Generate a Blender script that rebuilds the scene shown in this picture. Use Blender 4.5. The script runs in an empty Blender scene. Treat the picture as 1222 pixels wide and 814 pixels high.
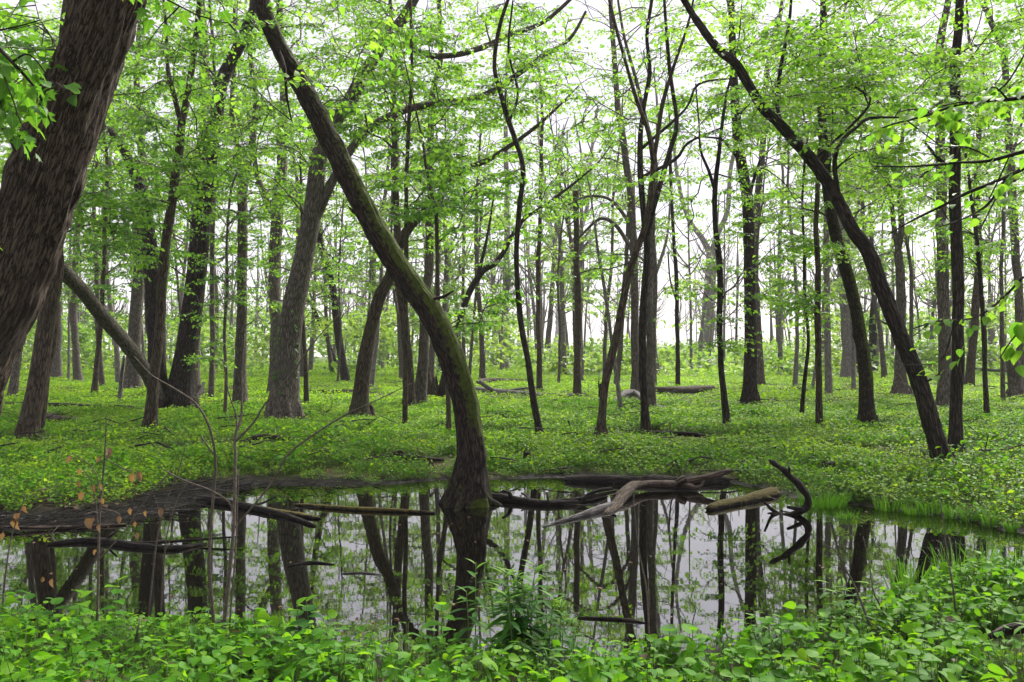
import bpy, math, random
import numpy as np
from mathutils import Vector, Matrix

random.seed(11)
rng = np.random.default_rng(11)
SC = bpy.context.scene
COL = SC.collection

# ------------------------------------------------------------------ camera, sky, sun, exposure
F = 1018.0                      # focal length in photograph pixels
CAMZ = 1.7
PITCH = math.atan(18 / F)
cam_d = bpy.data.cameras.new('camera')
cam_d.lens = 36 * F / 1222
cam_d.clip_end = 6000
cam_d.clip_start = 0.05
cam = bpy.data.objects.new('camera', cam_d)
COL.objects.link(cam)
cam.location = (0, 0, CAMZ)
cam.rotation_euler = (math.pi / 2 + PITCH, 0, 0)
SC.camera = cam

SUN_EL, SUN_AZ = math.radians(42), math.radians(32)
world = bpy.data.worlds.new('World')
SC.world = world
world.use_nodes = True
wn, wl = world.node_tree.nodes, world.node_tree.links
wn.clear()
w_out = wn.new('ShaderNodeOutputWorld')
w_sky = wn.new('ShaderNodeTexSky')
w_sky.sky_type = 'NISHITA'
w_sky.sun_disc = False
w_sky.sun_elevation = SUN_EL
w_sky.sun_rotation = SUN_AZ
w_bg = wn.new('ShaderNodeBackground')
w_bg.inputs['Strength'].default_value = 0.10
wl.new(w_sky.outputs[0], w_bg.inputs['Color'])
w_cloud = wn.new('ShaderNodeBackground')          # the even white cloud deck of the evening
w_cloud.inputs['Color'].default_value = (1.0, 0.92, 0.965, 1)
w_cloud.inputs['Strength'].default_value = 0.36
w_mix = wn.new('ShaderNodeMixShader')
w_mix.inputs[0].default_value = 0.85
wl.new(w_bg.outputs[0], w_mix.inputs[1])
wl.new(w_cloud.outputs[0], w_mix.inputs[2])
wl.new(w_mix.outputs[0], w_out.inputs['Surface'])

sun_d = bpy.data.lights.new('sun', 'SUN')
sun_d.energy = 5.0
sun_d.angle = math.radians(38)
sun_d.color = (1.0, 0.95, 0.86)
sun = bpy.data.objects.new('sun', sun_d)
COL.objects.link(sun)
sun.rotation_euler = Vector((math.cos(SUN_EL) * math.sin(SUN_AZ), math.cos(SUN_EL) * math.cos(SUN_AZ),
                             math.sin(SUN_EL))).to_track_quat('Z', 'Y').to_euler()

SC.view_settings.view_transform = 'Standard'
SC.view_settings.look = 'None'
SC.view_settings.exposure = 1.58
SC.view_settings.gamma = 1.0
SC.render.engine = 'CYCLES'
cy = SC.cycles
cy.max_bounces = 8
cy.diffuse_bounces = 4
cy.glossy_bounces = 3
cy.transmission_bounces = 5
cy.transparent_max_bounces = 4
cy.volume_bounces = 0
cy.use_denoising = True
cy.sample_clamp_indirect = 6.0
cy.caustics_reflective = False
cy.caustics_refractive = False

# ------------------------------------------------------------------ small maths
CP, SP = math.cos(PITCH), math.sin(PITCH)


def ray(px, py):
    x, u = (px - 611) / F, -(py - 407) / F
    return np.array([x, CP - u * SP, SP + u * CP])


def at(px, py, Y):
    r = ray(px, py)
    return np.array([0, 0, CAMZ]) + r * (Y / r[1])


def on_z(px, py, z=0.0):
    r = ray(px, py)
    t = (z - CAMZ) / r[2]
    return np.array([0, 0, CAMZ]) + r * t


_H = rng.random(65536)


def _hash(i, j, k):
    return _H[(i * 7919 + j * 104729 + k * 1299721) & 65535]


def vnoise(x, y, z):
    x, y, z = np.broadcast_arrays(np.asarray(x, float), np.asarray(y, float), np.asarray(z, float))
    xi, yi, zi = np.floor(x).astype(np.int64), np.floor(y).astype(np.int64), np.floor(z).astype(np.int64)
    fx, fy, fz = x - xi, y - yi, z - zi
    fx, fy, fz = fx * fx * (3 - 2 * fx), fy * fy * (3 - 2 * fy), fz * fz * (3 - 2 * fz)
    r = 0
    for a in (0, 1):
        for b in (0, 1):
            for c in (0, 1):
                r = r + _hash(xi + a, yi + b, zi + c) * (fx if a else 1 - fx) * (fy if b else 1 - fy) * (fz if c else 1 - fz)
    return r


def fbm(x, y, z=0.0, o=3):
    s, a, t = 0, 1.0, 0
    x, y = np.asarray(x, float), np.asarray(y, float)
    for k in range(o):
        s = s + a * vnoise(x * 2 ** k + 17.3 * k, y * 2 ** k + 5.1 * k, z + 3.7 * k)
        t += a
        a *= 0.5
    return s / t


def smooth(a, b, x):
    t = np.clip((x - a) / (b - a), 0, 1)
    return t * t * (3 - 2 * t)


def unit(v):
    v = np.asarray(v, float)
    return v / np.maximum(np.linalg.norm(v, axis=-1, keepdims=True), 1e-9)


def hermite(P, step):
    """Catmull-Rom resampling of an (n, k) path whose first three columns are positions."""
    P = np.asarray(P, float)
    n = len(P)
    if n < 2:
        return P
    out = []
    for i in range(n - 1):
        p0, p1, p2, p3 = P[max(i - 1, 0)], P[i], P[i + 1], P[min(i + 2, n - 1)]
        if i == 0:
            p0 = 2 * p1 - p2
        if i == n - 2:
            p3 = 2 * p2 - p1
        L = np.linalg.norm(p2[:3] - p1[:3])
        m = max(1, int(math.ceil(L / step)))
        t = (np.arange(m) / m)[:, None]
        out.append(0.5 * (2 * p1 + (p2 - p0) * t + (2 * p0 - 5 * p1 + 4 * p2 - p3) * t ** 2 + (3 * p1 - p0 - 3 * p2 + p3) * t ** 3))
    out.append(P[-1:])
    return np.concatenate(out)


# ------------------------------------------------------------------ pond and terrain
SHORE_PX = [(-160, 640), (-60, 636), (40, 633), (120, 628), (185, 618), (225, 602), (262, 588), (320, 579), (400, 580), (470, 577), (525, 573),
            (600, 571), (690, 570), (770, 571), (850, 572), (910, 582), (950, 594), (1005, 600), (1060, 608), (1120, 617),
            (1180, 630), (1260, 640), (1400, 650), (1500, 668), (1420, 690), (1300, 690), (1222, 690), (1150, 695), (1090, 708), (1040, 728), (990, 752), (920, 770),
            (830, 780), (740, 786), (640, 792), (540, 788), (440, 776), (340, 764), (240, 756), (140, 748), (40, 742), (-60, 736), (-200, 725), (-300, 700), (-290, 665)]
SHORE = np.array([on_z(x, y)[:2] for x, y in SHORE_PX])


def pond_sdf(x, y):
    """Signed distance to the shoreline, negative in the water."""
    x, y = np.asarray(x, float), np.asarray(y, float)
    d = np.full(x.shape, 1e9)
    ins = np.zeros(x.shape, bool)
    n = len(SHORE)
    for i in range(n):
        a, b = SHORE[i], SHORE[(i + 1) % n]
        ab = b - a
        t = np.clip(((x - a[0]) * ab[0] + (y - a[1]) * ab[1]) / (ab @ ab), 0, 1)
        d = np.minimum(d, np.hypot(x - a[0] - t * ab[0], y - a[1] - t * ab[1]))
        c = (a[1] > y) != (b[1] > y)
        with np.errstate(divide='ignore', invalid='ignore'):
            xi = a[0] + (y - a[1]) * ab[0] / (ab[1] if abs(ab[1]) > 1e-9 else 1e-9)
        ins ^= c & (x < xi)
    d = np.where(ins, -d, d)
    return d + 0.28 * (fbm(x * 1.6, y * 1.6, 0.3) - 0.5) * np.exp(-np.abs(d) / 1.5)


def height_of(x, y, sd=None):
    x, y = np.asarray(x, float), np.asarray(y, float)
    if sd is None:
        sd = pond_sdf(x, y)
    far = smooth(12, 40, np.hypot(x, y))
    bank = 0.012 + 0.05 * smooth(0, 0.5, sd) + 0.11 * smooth(0.3, 1.8, sd) + (0.10 + 0.12 * far) * (fbm(x * 0.23, y * 0.23, 4.0) - 0.45) * smooth(0.6, 4, sd)
    bank = bank + (0.035 * (fbm(x * 5.0, y * 5.0, 13.0, 2) - 0.4) * smooth(0.02, 0.25, sd) * (1 - smooth(1.2, 2.2, sd))) + 0.03 * (fbm(x * 1.7, y * 1.7, 9.0) - 0.5) * smooth(0.1, 1.0, sd)
    bed = -0.004 + np.maximum(sd, -2.0) * 0.16
    return np.where(sd > 0, np.maximum(bank, 0.008), bed)


def ground_hit(px, py):
    z = 0.1
    for _ in range(6):
        p = on_z(px, py, z)
        z = float(height_of(p[0], p[1]))
        z = max(z, 0.0)
    return on_z(px, py, z)


# ------------------------------------------------------------------ objects and meshes
def make_mesh(name, V, T=None, Q=None, attrs=None, flat=False, mat_idx=None):
    V = np.asarray(V, np.float32)
    parts_l, parts_n = [], []
    if T is not None and len(T):
        parts_l.append(np.asarray(T, np.int32).ravel())
        parts_n.append(np.full(len(T), 3, np.int32))
    if Q is not None and len(Q):
        parts_l.append(np.asarray(Q, np.int32).ravel())
        parts_n.append(np.full(len(Q), 4, np.int32))
    L = np.concatenate(parts_l)
    N = np.concatenate(parts_n)
    me = bpy.data.meshes.new(name)
    me.vertices.add(len(V))
    me.vertices.foreach_set('co', V.ravel())
    me.loops.add(len(L))
    me.loops.foreach_set('vertex_index', L)
    me.polygons.add(len(N))
    me.polygons.foreach_set('loop_start', np.concatenate([[0], np.cumsum(N)[:-1]]).astype(np.int32))
    me.polygons.foreach_set('use_smooth', np.full(len(N), not flat))
    if mat_idx is not None:
        me.polygons.foreach_set('material_index', np.asarray(mat_idx, np.int32))
    for k, v in (attrs or {}).items():
        v = np.asarray(v, np.float32)
        if v.ndim == 2:
            a = me.attributes.new(k, 'FLOAT_VECTOR', 'POINT')
            a.data.foreach_set('vector', v.ravel())
        else:
            a = me.attributes.new(k, 'FLOAT', 'POINT')
            a.data.foreach_set('value', v)
    me.update(calc_edges=True)
    return me


def obj(name, me, mats=None, parent=None, loc=None):
    o = bpy.data.objects.new(name, me)
    COL.objects.link(o)
    if mats is not None and me is not None and not me.materials:
        for m in (mats if isinstance(mats, (list, tuple)) else [mats]):
            me.materials.append(m)
    if parent is not None:
        o.parent = parent
    if loc is not None:
        o.location = loc
    return o


def tag(o, label=None, cat=None, group=None, kind=None):
    if label:
        o['label'] = label
    if cat:
        o['category'] = cat
    if group:
        o['group'] = group
    if kind:
        o['kind'] = kind
    return o


def thing(name, label, cat, loc, group=None):
    return tag(obj(name, None, loc=tuple(loc)), label, cat, group)


class Geo:
    """Collects tubes as quads with a seamless bark coordinate."""

    def __init__(self):
        self.V, self.Q, self.B, self.T, self.n = [], [], [], [], 0

    def tube(self, path, rad, sides=8, flare=0.0, lobes=5, rough=0.0, ridge=0.0, freq=26.0, cap=True, oval=0.0, jag=0.0, knots=0):
        P = np.asarray(path, float)
        R = np.asarray(rad, float)
        n = len(P)
        t = np.gradient(P, axis=0)
        t = unit(t)
        ref = np.array([0.0, 1.0, 0.0]) if abs(t[0][1]) < 0.9 else np.array([1.0, 0.0, 0.0])
        U = np.zeros((n, 3))
        u = np.cross(t[0], ref)
        for i in range(n):
            u = u - t[i] * (u @ t[i])
            u = u / max(np.linalg.norm(u), 1e-9)
            U[i] = u
        W = np.cross(t, U)
        s = np.concatenate([[0], np.cumsum(np.linalg.norm(np.diff(P, axis=0), axis=1))])
        th = np.arange(sides) / sides * 2 * np.pi
        ph = rng.random() * 6.28
        ct, st = np.cos(th)[None], np.sin(th)[None]
        off = rng.random(3) * 60
        rr = R[:, None] * np.ones((1, sides))
        if flare:
            fl = np.exp(-np.maximum(s, 0) / (1.9 * R[0] + 0.05))[:, None]
            rr = rr * (1 + flare * fl * (0.55 + 0.75 * np.maximum(0, np.cos(lobes * th + ph + 1.1 * np.sin(2 * th))[None]) ** 1.2))
        if oval:
            rr = rr * (1 + oval * np.cos(2 * th + ph)[None])
        if rough:
            rr = rr * (1 + rough * (2 * vnoise(off[0] + ct * 1.6, off[1] + st * 1.6, off[2] + s[:, None] / (3.0 * R[:, None].mean() + 0.02)) - 1))
        if ridge:
            w = vnoise(ct * 3 + off[0], st * 3 + off[1], s[:, None] * 5 + off[2]) * 0.9
            a = vnoise(R[:, None] * ct * freq + off[1] + w, R[:, None] * st * freq + off[2] + w, s[:, None] * freq * 0.13 + off[0])
            b = vnoise(R[:, None] * ct * freq * 2.3 + off[2], R[:, None] * st * freq * 2.3 + off[0], s[:, None] * freq * 0.45)
            rg = 1 - np.abs(2 * a - 1) * 2.0
            rr = rr + ridge * (np.clip(-rg, -0.85, 0.7) + 0.45 * (b - 0.5))
        for _ in range(knots):
            s0, a0, sg = rng.uniform(0.08, 0.95) * s[-1], rng.random() * 6.283, R.mean() * rng.uniform(0.5, 1.3)
            rr = rr + R[:, None] * rng.uniform(0.10, 0.30) * np.exp(-((s[:, None] - s0) / sg) ** 2) * np.exp(-(((th[None] - a0 + np.pi) % (2 * np.pi) - np.pi) / 0.65) ** 2)
        V = P[:, None, :] + rr[..., None] * (ct[..., None] * U[:, None, :] + st[..., None] * W[:, None, :])
        if jag:
            for e_, sg in ((0, -1), (n - 1, 1)):
                V[e_] += t[e_] * sg * (R[e_] * jag * 1.6 * rng.random(sides) ** 1.5)[:, None] - (V[e_] - P[e_]) * 0.35
        B = np.stack([R[:, None] * ct + off[0], R[:, None] * st + off[1], s[:, None] + off[2] + 0 * ct], -1)
        i = np.arange(n - 1)[:, None] * sides
        j = np.arange(sides)[None]
        k = (j + 1) % sides
        Q = np.stack([i + j, i + k, i + sides + k, i + sides + j], -1).reshape(-1, 4) + self.n
        self.V.append(V.reshape(-1, 3))
        self.B.append(B.reshape(-1, 3))
        self.Q.append(Q)
        if cap and sides > 3:
            for e, base in ((0, self.n), (1, self.n + (n - 1) * sides)):
                c = self.n + n * sides + e
                q = np.stack([np.full(sides, c), base + (j[0] if e else k[0]), base + (k[0] if e else j[0])], -1)
                self.T.append(q)
            tip = P[-1] + t[-1] * R[-1] * 0.25
            self.V.append(np.stack([P[0], tip]))
            self.B.append(np.stack([B[0].mean(0), B[-1].mean(0)]))
            self.n += 2
        self.n += n * sides
        return self

    def mesh(self, name, extra=None):
        V = np.concatenate(self.V)
        at_ = {'bark': np.concatenate(self.B)}
        if extra:
            at_.update(extra(V))
        return make_mesh(name, V, np.concatenate(self.T) if self.T else None, np.concatenate(self.Q), at_)


# leaf outlines: (x, y, z) with the stalk at the origin, the tip at y = 1
LEAF2 = (np.array([[0, 0, 0], [0.30, 0.45, 0.07], [0, 1, -0.08], [-0.30, 0.45, 0.07]], float), np.array([[0, 1, 2], [0, 2, 3]]))
LEAF4 = (np.array([[0, 0, 0], [0.33, 0.40, 0.08], [0, 1, -0.12], [-0.33, 0.40, 0.08], [0, 0.5, 0.0], [0.2, 0.76, 0.02], [-0.2, 0.76, 0.02]], float),
         np.array([[0, 1, 4], [0, 4, 3], [4, 1, 5], [4, 5, 2], [4, 2, 6], [4, 6, 3]]))
LEAFB = (np.array([[0, 0, 0], [0.22, 0.03, 0.03], [0.39, 0.24, 0.08], [0.37, 0.48, 0.07], [0.21, 0.76, 0.01], [0, 1, -0.12], [-0.21, 0.76, 0.01],
                   [-0.37, 0.48, 0.07], [-0.39, 0.24, 0.08], [-0.22, 0.03, 0.03], [0, 0.34, 0.0], [0, 0.7, -0.03]], float),
         np.array([[0, 1, 10], [1, 2, 10], [2, 3, 10], [3, 11, 10], [3, 4, 11], [4, 5, 11], [5, 6, 11], [6, 7, 11], [7, 10, 11], [7, 8, 10], [8, 9, 10], [9, 0, 10]]))
LEAFL = (np.array([[0, 0, 0], [0.11, 0.3, 0.03], [0.10, 0.6, -0.02], [0, 1, -0.16], [-0.10, 0.6, -0.02], [-0.11, 0.3, 0.03], [0, 0.3, 0.0], [0, 0.6, -0.05]], float),
         np.array([[0, 1, 6], [0, 6, 5], [6, 1, 2], [6, 2, 7], [7, 2, 3], [7, 3, 4], [6, 7, 4], [6, 4, 5]]))
_mo = [(0, 0), (0.20, -0.06), (0.46, 0.08), (0.27, 0.24), (0.58, 0.50), (0.26, 0.48), (0.17, 0.72), (0, 1.0), (-0.17, 0.72), (-0.26, 0.48), (-0.58, 0.50), (-0.27, 0.24), (-0.46, 0.08), (-0.20, -0.06)]
MAPLE = (np.array([(x, y, 0.10 * abs(x) - 0.18 * max(0, y - 0.4) ** 2 - (0.10 if abs(x) > 0.45 else 0)) for x, y in _mo] + [(0, 0.33, 0.0)], float),
         np.array([[14, i, (i + 1) % 14] for i in range(14)]))


def place_leaves(shape, P, D, N, size, tint):
    """Vertices and triangles of many leaves: P stalk ends, D midrib directions, N rough normals."""
    tv, tt = shape
    P, D, N = np.asarray(P), unit(D), np.asarray(N)
    X = unit(np.cross(D, N))
    N = np.cross(X, D)
    n, m = len(P), len(tv)
    size = np.asarray(size)[:, None, None]
    V = P[:, None, :] + size * (tv[None, :, 0:1] * X[:, None] + tv[None, :, 1:2] * D[:, None] + tv[None, :, 2:3] * N[:, None])
    T = (np.arange(n)[:, None, None] * m + tt[None]).reshape(-1, 3)
    return V.reshape(-1, 3), T, np.repeat(np.asarray(tint), m)


def thin_prisms(S, E, r0, r1):
    """Three-sided tapered twigs from S to E."""
    S, E = np.asarray(S), np.asarray(E)
    d = unit(E - S)
    ref = np.where(np.abs(d[:, 2:3]) < 0.8, np.array([[0, 0, 1.0]]), np.array([[1.0, 0, 0]]))
    u = unit(np.cross(d, ref))
    w = np.cross(d, u)
    a = np.array([0, 2.094, 4.189])
    o = np.cos(a)[None, :, None] * u[:, None] + np.sin(a)[None, :, None] * w[:, None]
    r0 = np.broadcast_to(np.asarray(r0, float), (len(S),))[:, None, None]
    r1 = np.broadcast_to(np.asarray(r1, float), (len(S),))[:, None, None]
    V = np.concatenate([S[:, None] + o * r0, E[:, None] + o * r1], 1)
    f = np.array([[0, 1, 4, 3], [1, 2, 5, 4], [2, 0, 3, 5]])
    Q = (np.arange(len(S))[:, None, None] * 6 + f[None]).reshape(-1, 4)
    return V.reshape(-1, 3), Q


# ------------------------------------------------------------------ materials
def node_mat(name):
    m = bpy.data.materials.new(name)
    m.use_nodes = True
    nt = m.node_tree
    nt.nodes.clear()
    out = nt.nodes.new('ShaderNodeOutputMaterial')
    return m, nt, nt.nodes.new, nt.links.new, out


def ramp(nt, fac, stops):
    r = nt.nodes.new('ShaderNodeValToRGB')
    el = r.color_ramp.elements
    while len(el) > 1:
        el.remove(el[0])
    for i, (p, c) in enumerate(stops):
        e = el[0] if i == 0 else el.new(p)
        e.position = p
        e.color = (*c, 1) if len(c) == 3 else c
    nt.links.new(fac, r.inputs[0])
    return r.outputs[0]


def leaf_mat(name, cols, trans=1.5, yellow=1.15, gloss=0.35, share=0.5, scale=0.35, veins=False):
    """Diffuse + translucent leaf with a satin top; cols run over the tint attribute."""
    m, nt, new, link, out = node_mat(name)
    a = new('ShaderNodeAttribute')
    a.attribute_name = 'tint'
    g = new('ShaderNodeNewGeometry')
    nz = new('ShaderNodeTexNoise')
    nz.inputs['Scale'].default_value = scale
    link(g.outputs['Position'], nz.inputs['Vector'])
    mx = new('ShaderNodeMath')
    mx.operation = 'MULTIPLY_ADD'
    link(nz.outputs[0], mx.inputs[0])
    mx.inputs[1].default_value = 0.9
    mx.inputs[2].default_value = -0.45
    ad = new('ShaderNodeMath')
    ad.operation = 'ADD'
    ad.use_clamp = True
    link(a.outputs['Fac'], ad.inputs[0])
    link(mx.outputs[0], ad.inputs[1])
    c = ramp(nt, ad.outputs[0], [(i / (len(cols) - 1), k) for i, k in enumerate(cols)])
    if veins:
        lc = new('ShaderNodeAttribute')
        lc.attribute_name = 'lc'
        sx = new('ShaderNodeSeparateXYZ')
        link(lc.outputs['Vector'], sx.inputs[0])

        def mth(op, a_, b_=None):
            q = new('ShaderNodeMath')
            q.operation = op
            for i_, v_ in enumerate((a_, b_)):
                if v_ is None:
                    continue
                if isinstance(v_, (int, float)):
                    q.inputs[i_].default_value = v_
                else:
                    link(v_, q.inputs[i_])
            return q.outputs[0]
        ax = mth('ABSOLUTE', sx.outputs[0])
        rib = mth('LESS_THAN', ax, 0.022)
        side = mth('GREATER_THAN', mth('SINE', mth('MULTIPLY', mth('SUBTRACT', sx.outputs[1], mth('MULTIPLY', ax, 0.9)), 46.0)), 0.86)
        vn = mth('MAXIMUM', rib, mth('MULTIPLY', side, 0.55))
        vx = new('ShaderNodeMix')
        vx.data_type = 'RGBA'
        link(mth('MULTIPLY', vn, 0.40), vx.inputs[0])
        link(c, vx.inputs[6])
        vx.inputs[7].default_value = (0.20, 0.33, 0.07, 1)
        sp_ = new('ShaderNodeTexNoise')                       # chewed and yellowed spots
        sp_.inputs['Scale'].default_value = 38
        link(g.outputs['Position'], sp_.inputs['Vector'])
        vy = new('ShaderNodeMix')
        vy.data_type = 'RGBA'
        link(mth('MULTIPLY', mth('GREATER_THAN', sp_.outputs[0], 0.70), 0.55), vy.inputs[0])
        link(vx.outputs[2], vy.inputs[6])
        vy.inputs[7].default_value = (0.16, 0.15, 0.035, 1)
        c = vy.outputs[2]
    p = new('ShaderNodeBsdfPrincipled')
    p.inputs['Roughness'].default_value = 0.5
    p.inputs['Specular IOR Level'].default_value = gloss
    link(c, p.inputs['Base Color'])
    tr = new('ShaderNodeBsdfTranslucent')
    mul = new('ShaderNodeMix')
    mul.data_type = 'RGBA'
    mul.blend_type = 'MULTIPLY'
    mul.inputs[0].default_value = 1
    link(c, mul.inputs[6])
    mul.inputs[7].default_value = (trans * yellow, trans, trans * 0.5, 1)
    link(mul.outputs[2], tr.inputs['Color'])
    mix = new('ShaderNodeMixShader')
    mix.inputs[0].default_value = share
    link(p.outputs[0], mix.inputs[1])
    link(tr.outputs[0], mix.inputs[2])
    link(mix.outputs[0], out.inputs['Surface'])
    return m


def bark_mat(name, dark, mid, light, scale=1.0, bump=0.6, moss=None, moss_amount=0.0, patch=None, vert=0.14, crack=0.24):
    m, nt, new, link, out = node_mat(name)
    a = new('ShaderNodeAttribute')
    a.attribute_name = 'bark'
    mp = new('ShaderNodeMapping')
    mp.inputs['Scale'].default_value = (1, 1, vert)
    link(a.outputs['Vector'], mp.inputs['Vector'])
    n1 = new('ShaderNodeTexNoise')
    n1.inputs['Scale'].default_value = 62 * scale
    n1.inputs['Detail'].default_value = 7
    n1.inputs['Roughness'].default_value = 0.6
    n1.inputs['Distortion'].default_value = 0.4
    link(mp.outputs[0], n1.inputs['Vector'])
    v1 = new('ShaderNodeTexVoronoi')
    v1.feature = 'DISTANCE_TO_EDGE'
    v1.inputs['Scale'].default_value = 40 * scale
    dis = new('ShaderNodeMix')
    dis.data_type = 'VECTOR'
    dis.inputs[0].default_value = 0.035
    link(mp.outputs[0], dis.inputs[4])
    link(n1.outputs[1], dis.inputs[5])
    link(dis.outputs[1], v1.inputs['Vector'])
    vr = new('ShaderNodeMapRange')
    vr.inputs[1].default_value = 0.0
    vr.inputs[2].default_value = crack
    link(v1.outputs['Distance'], vr.inputs[0])
    mm = new('ShaderNodeMath')
    mm.operation = 'MULTIPLY'
    link(vr.outputs[0], mm.inputs[0])
    link(n1.outputs[0], mm.inputs[1])
    c = ramp(nt, mm.outputs[0], [(0.02, dark), (0.40, mid), (0.72, light)])
    big = new('ShaderNodeTexNoise')
    big.inputs['Scale'].default_value = 1.7
    big.inputs['Detail'].default_value = 4
    link(a.outputs['Vector'], big.inputs['Vector'])
    if patch:
        f = ramp(nt, big.outputs[0], [(0.5, (0, 0, 0)), (0.62, (1, 1, 1))])
        x = new('ShaderNodeMix')
        x.data_type = 'RGBA'
        sc = new('ShaderNodeMath')
        sc.operation = 'MULTIPLY'
        sc.inputs[1].default_value = 0.55
        link(f, sc.inputs[0])
        link(sc.outputs[0], x.inputs[0])
        link(c, x.inputs[6])
        x.inputs[7].default_value = (*patch, 1)
        c = x.outputs[2]
    if moss:
        at_ = new('ShaderNodeAttribute')
        at_.attribute_name = 'moss'
        fine = new('ShaderNodeTexNoise')
        fine.inputs['Scale'].default_value = 22
        fine.inputs['Detail'].default_value = 6
        link(a.outputs['Vector'], fine.inputs['Vector'])
        sm = new('ShaderNodeMath')
        sm.operation = 'MULTIPLY_ADD'
        link(at_.outputs['Fac'], sm.inputs[0])
        sm.inputs[1].default_value = 1.0
        link(fine.outputs[0], sm.inputs[2])
        f = ramp(nt, sm.outputs[0], [(0.80, (0, 0, 0)), (1.12, (moss_amount,) * 3)])
        mc = ramp(nt, fine.outputs[0], [(0.35, tuple(k * 0.55 for k in moss)), (0.65, moss)])
        x = new('ShaderNodeMix')
        x.data_type = 'RGBA'
        link(f, x.inputs[0])
        link(c, x.inputs[6])
        link(mc, x.inputs[7])
        c = x.outputs[2]
    p = new('ShaderNodeBsdfPrincipled')
    p.inputs['Roughness'].default_value = 0.88
    p.inputs['Specular IOR Level'].default_value = 0.25
    link(c, p.inputs['Base Color'])
    b = new('ShaderNodeBump')
    b.inputs['Strength'].default_value = bump
    b.inputs['Distance'].default_value = 0.03
    link(mm.outputs[0], b.inputs['Height'])
    link(b.outputs[0], p.inputs['Normal'])
    link(p.outputs[0], out.inputs['Surface'])
    return m


M = {}
M['bark_dark'] = bark_mat('bark_dark', (0.008, 0.0065, 0.0055), (0.036, 0.028, 0.023), (0.090, 0.073, 0.060), 0.8, 0.9)
M['bark_big'] = bark_mat('bark_big', (0.012, 0.0085, 0.006), (0.068, 0.050, 0.038), (0.155, 0.118, 0.090), 1.25, 1.0, patch=(0.050, 0.036, 0.028), vert=0.13, crack=0.14)
M['bark_moss'] = bark_mat('bark_moss', (0.009, 0.007, 0.0055), (0.046, 0.035, 0.026), (0.105, 0.080, 0.060), 1.1, 1.0, moss=(0.075, 0.112, 0.011), moss_amount=0.9)
M['bark_grey'] = bark_mat('bark_grey', (0.032, 0.027, 0.023), (0.130, 0.110, 0.095), (0.25, 0.215, 0.19), 0.8, 0.7, patch=(0.075, 0.068, 0.055))
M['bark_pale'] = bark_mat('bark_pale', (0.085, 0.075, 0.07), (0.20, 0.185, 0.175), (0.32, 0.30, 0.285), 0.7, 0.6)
M['bark_brown'] = bark_mat('bark_brown', (0.017, 0.0125, 0.0095), (0.078, 0.058, 0.043), (0.15, 0.115, 0.086), 0.8, 0.8, patch=(0.060, 0.060, 0.032))
M['bark_smooth'] = bark_mat('bark_smooth', (0.06, 0.048, 0.04), (0.105, 0.085, 0.072), (0.16, 0.135, 0.115), 1.5, 0.25, vert=0.6)
M['wood_dead'] = bark_mat('wood_dead', (0.014, 0.010, 0.008), (0.070, 0.050, 0.037), (0.18, 0.135, 0.105), 1.3, 0.5, vert=0.06)
M['wood_wet'] = bark_mat('wood_wet', (0.004, 0.0035, 0.003), (0.017, 0.013, 0.010), (0.050, 0.039, 0.031), 1.0, 0.8, moss=(0.12, 0.10, 0.02), moss_amount=0.85)
M['wood_grey'] = bark_mat('wood_grey', (0.03, 0.028, 0.027), (0.13, 0.122, 0.12), (0.27, 0.26, 0.255), 1.3, 0.5, vert=0.06)

M['leaf_maple'] = leaf_mat('leaf_maple', [(0.040, 0.125, 0.016), (0.078, 0.205, 0.026), (0.125, 0.265, 0.034)], 2.3, yellow=1.2)
M['leaf_light'] = leaf_mat('leaf_light', [(0.048, 0.14, 0.015), (0.088, 0.21, 0.024), (0.140, 0.265, 0.033)], 2.3, yellow=1.13)
M['leaf_far'] = leaf_mat('leaf_far', [(0.07, 0.15, 0.032), (0.105, 0.205, 0.045), (0.15, 0.24, 0.055)], 2.0, yellow=1.06, scale=0.1)
M['leaf_near'] = leaf_mat('leaf_near', [(0.032, 0.12, 0.014), (0.060, 0.18, 0.02), (0.105, 0.23, 0.025)], 2.0, yellow=1.15, gloss=0.2, veins=True)
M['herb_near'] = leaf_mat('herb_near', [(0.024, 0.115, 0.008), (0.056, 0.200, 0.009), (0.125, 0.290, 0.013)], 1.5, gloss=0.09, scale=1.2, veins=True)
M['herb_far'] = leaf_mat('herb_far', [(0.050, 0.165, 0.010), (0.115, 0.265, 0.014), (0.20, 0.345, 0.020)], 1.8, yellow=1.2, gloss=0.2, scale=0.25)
M['herb_tall'] = leaf_mat('herb_tall', [(0.032, 0.115, 0.02), (0.055, 0.165, 0.02), (0.12, 0.27, 0.02)], 1.5, gloss=0.1, scale=2)
M['grass'] = leaf_mat('grass', [(0.04, 0.15, 0.012), (0.065, 0.20, 0.014), (0.11, 0.26, 0.02)], 1.3, gloss=0.4, scale=1.0)
M['leaf_dry'] = leaf_mat('leaf_dry', [(0.12, 0.062, 0.038), (0.20, 0.125, 0.085), (0.29, 0.205, 0.15)], 0.9, yellow=1.1, gloss=0.2, scale=3)


def stem_mat(name, c):
    m, nt, new, link, out = node_mat(name)
    p = new('ShaderNodeBsdfPrincipled')
    p.inputs['Roughness'].default_value = 0.6
    g = new('ShaderNodeNewGeometry')
    n = new('ShaderNodeTexNoise')
    n.inputs['Scale'].default_value = 30
    link(g.outputs['Position'], n.inputs['Vector'])
    link(ramp(nt, n.outputs[0], [(0.3, tuple(k * 0.6 for k in c)), (0.7, tuple(k * 1.3 for k in c))]), p.inputs['Base Color'])
    link(p.outputs[0], out.inputs['Surface'])
    return m


M['stem'] = stem_mat('stem', (0.08, 0.13, 0.03))
M['twig'] = stem_mat('twig', (0.040, 0.032, 0.027))

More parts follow.
